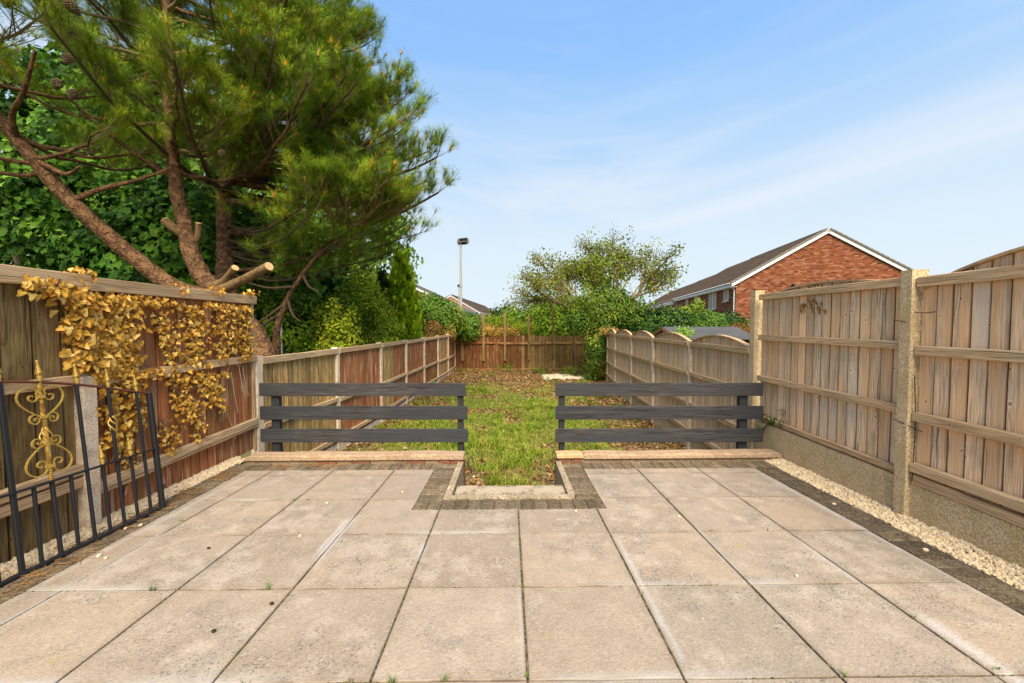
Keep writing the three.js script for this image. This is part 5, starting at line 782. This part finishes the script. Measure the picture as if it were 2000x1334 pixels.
// ---------------------------------------------------------------- dead ivy on the tall left fence
{
  const t = thing('dead_ivy', 'golden brown dead ivy hanging over the tall left fence', 'ivy'), R = rng(99);
  const fx = z => -2.93 - .042 * (z - 2.39);
  const ST = [ // z0, y0, z1, y1, half width, leaves, size: hanging strands (z is distance along the fence)
    [2.46, 1.56, 2.85, 1.53, .045, 60, .066], [2.80, 1.53, 2.88, 1.0, .085, 190, .075], [2.97, 1.52, 2.98, .92, .10, 220, .07], [3.12, 1.50, 3.13, .86, .075, 170, .066], [3.0, 1.52, 3.75, 1.47, .035, 80, .052], [3.5, 1.36, 3.62, .86, .05, 90, .047], [3.46, 1.42, 3.52, 1.1, .03, 30, .044], [3.80, 1.48, 3.86, .82, .075, 150, .05], [3.96, 1.44, 3.98, .9, .04, 60, .046], [4.22, 1.48, 4.25, .9, .06, 110, .046], [4.45, 1.49, 4.42, 1.0, .06, 90, .045], [4.68, 1.49, 4.66, .92, .07, 150, .045], [4.0, 1.5, 4.75, 1.49, .03, 80, .046],
    [2.86, .93, 3.45, .92, .03, 70, .058], [2.98, .86, 3.02, .42, .06, 80, .058], [3.2, .86, 3.2, .5, .06, 80, .055], [3.1, .5, 3.12, .2, .04, 30, .05], [3.62, .85, 3.72, .45, .06, 70, .045], [3.98, .80, 4.1, .5, .07, 100, .045], [3.85, .62, 3.88, .22, .05, 60, .042], [4.18, .7, 4.22, .42, .03, 30, .045], [3.5, .5, 3.55, .2, .06, 40, .045], [3.7, .82, 4.3, .79, .03, 46, .045]];
  const IVR = []; for (let i = 0; i < 18; i++) { const a = i / 18 * 6.283, r = .43 - .12 * Math.cos(3 * a) + .035 * Math.cos(5 * a + 2); IVR.push([Math.sin(a) * r * .95, .46 - Math.cos(a) * r]); }
  const geos = [0, 1, 2, 3, 4].map(k => { const gb = new GB(), rr = rng(k + 3); const P = IVR.map(([x, y]) => [x * (1 + (rr() - .5) * .12), y, (rr() - .5) * .16 + (Math.abs(x) * (.1 + k * .17)) + Math.sin(y * 5 + k) * .07 - (.45 - k * .14) * y * y]); const rg = [.55, 1].map(f => P.map(([x, y, z]) => [x * f, .46 + (y - .46) * f, z * f])); const c = [0, .46, -.02]; for (let i = 0; i < 18; i++) { const j = (i + 1) % 18, w = q => [q[0], q[2], q[1]]; gb.tri(w(c), w(rg[0][i]), w(rg[0][j]), [0, 0], [1, 0], [0, 1]); gb.quad(w(rg[0][i]), w(rg[1][i]), w(rg[1][j]), w(rg[0][j]), [0, 0], [1, 0], [1, 1], [0, 1]); } const ge = smoothTube(gb.build()), ca = [], pp = ge.attributes.position; for (let q = 0; q < pp.count; q++) { const x = pp.getX(q), z = pp.getZ(q) - .46, d = Math.hypot(x, z) / .43, n = nz(x * 9 + k, z * 9, 881, 2), v = (1.08 - .3 * sstep(.5, 1.1, d) * (.4 + n)) * (.82 + .4 * n); ca.push(v, v * (.97 - .1 * d), v * (.92 - .2 * d)); } ge.setAttribute('color', new THREE.Float32BufferAttribute(ca, 3)); return ge; });
  M.dryLeaf = M.dry.clone(); M.dryLeaf.vertexColors = true;
  const zA = z => z;
  const ivm = (p, s) => { const q = new THREE.Quaternion().setFromEuler(new THREE.Euler(Math.PI / 2 - .3 + (R() - .5) * .95, Math.PI / 2 - .3 + (R() - .5) * .9, 0, 'YXZ')).multiply(new THREE.Quaternion().setFromAxisAngle(UP, (R() - .5) * 2.2)); return new THREE.Matrix4().compose(p, q, V(s, s, s)); };
  const L = [];
  for (const [z0, y0, z1, y1, w, n, s] of ST) for (let i = 0; i < n * (zA(z0) < 3.3 ? 1.9 : 1.6); i++) { const u = R(), yy0 = mix(y0, y1, u), zz0 = mix(z0, z1, u), g = (R() + R() + R() - 1.5) * 1.3, zz = mix(z0, z1, u) + (Math.abs(z1 - z0) < .3 ? g * w * 1.75 * (1 - .3 * u) + (nz(yy0 * 5, zz0 * 9, 77) - .5) * .05 : 0), yy = mix(y0, y1, u) + (Math.abs(z1 - z0) < .3 ? 0 : g * w); const sz = s * (.62 + R() * .8) * (zA(z0) < 3.3 ? .66 : .74), m = ivm(V(fx(zz) + .034 + R() * .04, yy, -zz), sz); const px = sz / zz; L.push([px, m, pal(GLD, R, .5, [1, 1, 1]), R() * 5 | 0]); }
  // tufts lying over the top rail
  for (const [z, n] of [[2.82, 36], [3.72, 14], [4.2, 34], [4.72, 26], [4.86, 16]]) for (let i = 0; i < n; i++) { const zz = z + (R() - .5) * .16; const sz = .036 * (.6 + R() * .7); L.push([sz / zz, mtx(V(fx(zz) - .02 + R() * .12, 1.6 + R() * .09, -zz), R() * 2.5, R() * 6, R() * 2, sz), pal(GLD, R, .5, [1, 1, 1]), R() * 5 | 0]); }
  L.sort((a, b) => b[0] - a[0]);
  const lm = [0, 1, 2, 3, 4, 5].map(k => M.dryLeaf.clone()); lm.forEach((m, k) => m.color.setRGB(...[[.66, .44, .10], [.52, .31, .055], [.78, .58, .19], [.32, .17, .035], [.60, .38, .07], [.70, .50, .15]][k]));
  L.slice(0, 295).forEach((q, i) => { const m = mesh('leaf', geos[q[3]], lm[i % 6], t); m.applyMatrix4(q[1]); });
  for (let k = 0; k < 5; k++) { const l = L.slice(295).filter(q => q[3] === k); inst('small_leaves', geos[k], M.dryLeaf, l.map(q => q[1]), l.map(q => q[2]), t); }
  for (const [z0, y0, z1, y1, w] of ST) { if (Math.abs(z1 - z0) > .35) continue; for (let k = 0; k < 4; k++) { const pts = []; for (let i = 0; i <= 6; i++) { const u = i / 6; const z = mix(z0, z1, u) + (R() - .5) * w * 1.2; pts.push(V(fx(z) + .03 + R() * .015, mix(y0, y1 - .12, u), -z)); } mesh('stem', tube(curve(pts, 14), () => .0038, 4), M.twig, t); } }
  for (const pts of [[[3.15, .3], [3.13, .12], [3.1, .02]], [[4.3, .75], [4.42, .9], [4.55, .85], [4.62, .95]], [[4.4, .8], [4.45, .55], [4.5, .35]], [[4.6, .85], [4.66, .6], [4.7, .5]], [[4.25, .75], [4.28, .5], [4.4, .2]], [[4.5, 1.0], [4.56, .75], [4.6, .55]]]) mesh('stem', tube(curve(pts.map(([z, y]) => V(fx(z) + .04, y, -z)), 12), () => .0045, 5), std({ color: new THREE.Color(.45, .33, .2) }), t);
}
{ // few dead leaves on the right fence, weeds at its foot
  const R = rng(101), t = thing('dead_ivy', 'small bunch of dead brown leaves near the top of the right fence', 'ivy'); const gb = new GB(); blade(gb, new THREE.Matrix4(), IVY, .35, .3); const g = gb.build(), lm = M.dry.clone(); lm.color.setRGB(.34, .18, .06);
  for (let i = 0; i < 34; i++) { const z = 3.98 + (R() - .5) * .34, y = 1.49 + (R() - .5) * .12 + (i > 26 ? .16 : 0); const m = mesh('leaf', g, lm, t); m.applyMatrix4(mtx(V(2.855 + R() * .03, y, -z), Math.PI / 2 + (R() - .5), -1.4 + (R() - .5), R() * 3, .032 + R() * .025)); }
  for (let i = 0; i < 10; i++) { const z = 4.55 + R() * .25; const m = mesh('leaf', g, lm, t); m.applyMatrix4(mtx(V(2.85, 1.62 + R() * .05, -z), R() * 3, R() * 6, R() * 3, .03 + R() * .02)); }
  const w = thing('weed', 'dark green weed trailing along the foot of the right fence by the railing', 'weed'); const [ms, cs] = fill([[2.85, .24, 4.62, .05, .05, .16, 16], [2.86, .30, 4.35, .04, .09, .05, 10], [2.84, .08, 4.74, .04, .05, .05, 10]], R, [DKG, MDG], .22, .4); inst('foliage', G.small, M.leaf, ms, cs, w);
  mesh('stem', tube(curve([V(2.84, .0, -4.76), V(2.85, .2, -4.6), V(2.85, .215, -4.3), V(2.85, .21, -4.0)], 12), () => .006, 5), M.twigDark, w);
}
// ---------------------------------------------------------------- lawn: grass, litter
{
  const R = rng(7), gm = std({ color: 0xffffff, roughness: .7, side: THREE.DoubleSide });
  const tg = (n, h, sp, seed) => { const gb = new GB(), q = rng(seed); for (let i = 0; i < n; i++) { const a = q() * 6.283, r = q() * sp, x = Math.cos(a) * r, z = Math.sin(a) * r, l = h * (.5 + q() * .7), b = q() * 6.283, k = l * (.2 + q() * .75), w = .0035 + q() * .003; const dx = Math.cos(b), dz = Math.sin(b), P = (t, s) => [x + dx * k * t * t - dz * w * s * (1 - t), l * t * (1 - .25 * t), z + dz * k * t * t + dx * w * s * (1 - t)]; gb.quad(P(0, 1), P(0, -1), P(.5, -1), P(.5, 1), [0, 0], [1, 0], [1, 1], [0, 1]); gb.tri(P(.5, 1), P(.5, -1), P(1, 0), [0, 0], [1, 0], [0, 1]); } return gb.build(); };
  const gs = [[], []], gc = [[], []], lm = [[], []], lc = [[], []];
  for (let i = 0; i < 46000; i++) { const z = 3.7 + 14.6 * Math.pow(R(), 1.5), x = mix(-3.05, 3.3, R()), b = brownAt(x, z); if (R() < b * .93) continue; const tall = sstep(.5, .75, nz(x * 1.2, z * 1.2, 841, 3)), s = (.55 + R() * .5 + tall * .75) * (1 - b * .4), k = R() < .5 ? 0 : 1; gs[k].push(mtx(V(x, lawnY(x, z) - .01, -z), (R() - .5) * .3, R() * 6.28, (R() - .5) * .3, s)); const dry = R() < .30 - tall * .12 + b * .3, c = .75 + R() * .6; gc[k].push(dry ? [.31 * c, .24 * c, .06 * c] : lerp3([.11 * c, .19 * c, .012 * c], [.20 * c, .255 * c, .016 * c], nz(x * 2, z * 2, 843, 2))); }
  const grass = thing('grass', 'rough green grass growing over the lower lawn', 'grass'); grass.userData.kind = 'stuff'; inst('blades', tg(9, .085, .05, 3), gm, gs[0], gc[0], grass); inst('blades', tg(7, .11, .06, 4), gm, gs[1], gc[1], grass);
  const lf = [0, 1].map(k => { const gb = new GB(); blade(gb, new THREE.Matrix4(), k ? MAPLE : OVAL, .45, .5); return gb.build(); });
  for (let i = 0; i < 30000; i++) { const z = 4.6 + 13.7 * R(), x = mix(-3.0, 3.35, R()), b = brownAt(x, z); if (R() > b * 1.05 + .06) continue; const k = R() < .55 ? 0 : 1; lm[k].push(mtx(V(x, lawnY(x, z) + .012 + R() * .03, -z), (R() - .5) * 1.3, R() * 6.28, (R() - .5) * 1.3, .035 + R() * .05)); const c = .55 + R() * .75; lc[k].push(R() < .22 ? [.46 * c, .34 * c, .18 * c] : R() < .5 ? [.24 * c, .12 * c, .045 * c] : [.34 * c, .19 * c, .07 * c]); }
  const lit = thing('leaf_litter', 'brown fallen leaves covering the far end and edges of the lawn', 'leaf litter'); lit.userData.kind = 'stuff'; inst('leaves', lf[0], M.dry, lm[0], lc[0], lit); inst('leaves', lf[1], M.dry, lm[1], lc[1], lit);
  // low green weeds at the back and sides
  const wd = thing('weeds', 'patches of low green weeds along the lawn edges', 'weeds'); wd.userData.kind = 'stuff'; const bl = []; for (let i = 0; i < 60; i++) { const z = 5.2 + R() * 12.5, sd = R(), x = sd < .45 ? mix(1.2, 2.8, R()) : sd < .7 ? mix(-2.7, -1.6, R()) : mix(-2, 2.5, R()); bl.push([x, LAWN_Y + .06, z, .14 + R() * .12, .09, .14 + R() * .1, 8 + R() * 10 | 0]); } bl.push([-.25, LAWN_Y + .16, 17.6, .55, .26, .3, 90], [1.2, LAWN_Y + .12, 17.4, .4, .16, .25, 50], [2.4, LAWN_Y + .2, 16.4, .5, .22, .35, 90], [-1.9, LAWN_Y + .1, 17.7, .5, .14, .3, 50]); const [ms, cs] = fill(bl, R, [MDG, [[.10, .19, .025]]], .35, .7, { floor: -2 }); inst('foliage', G.small, M.leaf, ms, cs, wd);
  // weeds and moss in the joints of the paving
  const jw = thing('joint_weeds', 'tiny grass tufts and moss in the joints of the patio slabs', 'weeds'); jw.userData.kind = 'stuff'; const jm = [], jc = [], mm = [], mc = [];
  const blades = (x, z, n, s) => { for (let i = 0; i < n; i++) { jm.push(new THREE.Matrix4().copy(mtx(pw(x + (R() - .5) * .03, -.004, z + (R() - .5) * .012), (R() - .5) * .5, R() * 6, (R() - .5) * .5, s * (.6 + R() * .6)))); jc.push(R() < .7 ? [.12, .20, .03] : [.25, .22, .08]); } };
  for (const [x, z, n, s] of [[-1.86, 2.178, 3, .5], [-1.25, 2.178, 2, .7], [-.45, 1.578, 5, .42], [-.25, 1.578, 3, .5], [-.6, 1.578, 3, .4], [-1.0, 1.578, 2, .4], [-1.73, 3.378, 2, .5], [-1.62, 3.378, 2, .4], [.9, 3.978, 1, .4], [.668, 3.3, 3, .3], [1.27, 3.32, 3, .35], [1.35, 2.778, 3, .4], [1.75, 2.778, 2, .4], [-2.35, 3.0, 3, .5], [.07, 1.6, 4, .4], [.07, 2.17, 2, .3], [.668, 2.1, 2, .3], [1.87, 1.9, 2, .45], [2.41, 1.6, 3, .4], [1.9, 1.6, 3, .4], [.03, 3.37, 3, .25], [-.19, 3.17, 2, .25], [.68, 4.33, 4, .3], [2.45, 4.33, 6, .5], [1.3, 1.58, 3, .4]]) blades(x, z, n, s);
  for (let i = 0; i < 1700; i++) { const ax = R() < .5, k = Math.floor(R() * 9) - 4, j = Math.floor(R() * 5) - 1; let x, z; if (ax) { x = SX0 + k * SP + (R() - .5) * .008; z = 1.2 + R() * 2.95; if (k >= 0 && k <= 1 && z > 3.15) continue; } else { z = SZ0 + j * SP + (R() - .5) * .006; x = -2.5 + R() * 4.9; if (z > 3.1 && Math.abs(x) < .75) continue; } if (nz(x * 3, z * 3, 861, 2) < .5) continue; mm.push(mtx(pw(x, -.006, z), 0, R() * 6, 0, .003 + R() * .006)); const c = .6 + R() * .7; mc.push(R() < .5 ? [.09 * c, .095 * c, .03 * c] : [.11 * c, .075 * c, .045 * c]); }
  inst('blades', tg(5, .085, .015, 5), gm, jm, jc, jw); inst('moss', STONES[0], M.stone, mm, mc, jw);
  // pine needle litter on the left block paving
  const nl = thing('needle_litter', 'orange brown fallen pine needles on the left block paving', 'pine needles'); nl.userData.kind = 'stuff'; const nm = [], nc = []; const ng = new THREE.BoxGeometry(.002, .0016, .09); 
  for (let i = 0; i < 480; i++) { const c = R(); let z = 1.9 + R() * 2.4, x = leftIn(z) - .02 - R() * .22; if (c < .35) { const k = [[2.36, -2.66], [2.52, -2.62], [3.6, -2.74], [3.9, -2.7], [4.28, -2.3], [4.3, -1.75], [4.3, -2.0]][R() * 7 | 0]; z = k[0] + (R() - .5) * .14; x = k[1] + (R() - .5) * .2; } else if (nz(x * 4, z * 4, 871, 2) < .52) continue; nm.push(mtx(pw(x, .006 + R() * .006, z), (R() - .5) * .1, R() * 6, 0, .7 + R() * .6)); const k = .7 + R() * .6; nc.push([.32 * k, .175 * k, .065 * k]); }
  inst('needles', ng, M.stone, nm, nc, nl);
}
renderer.render(scene, camera);
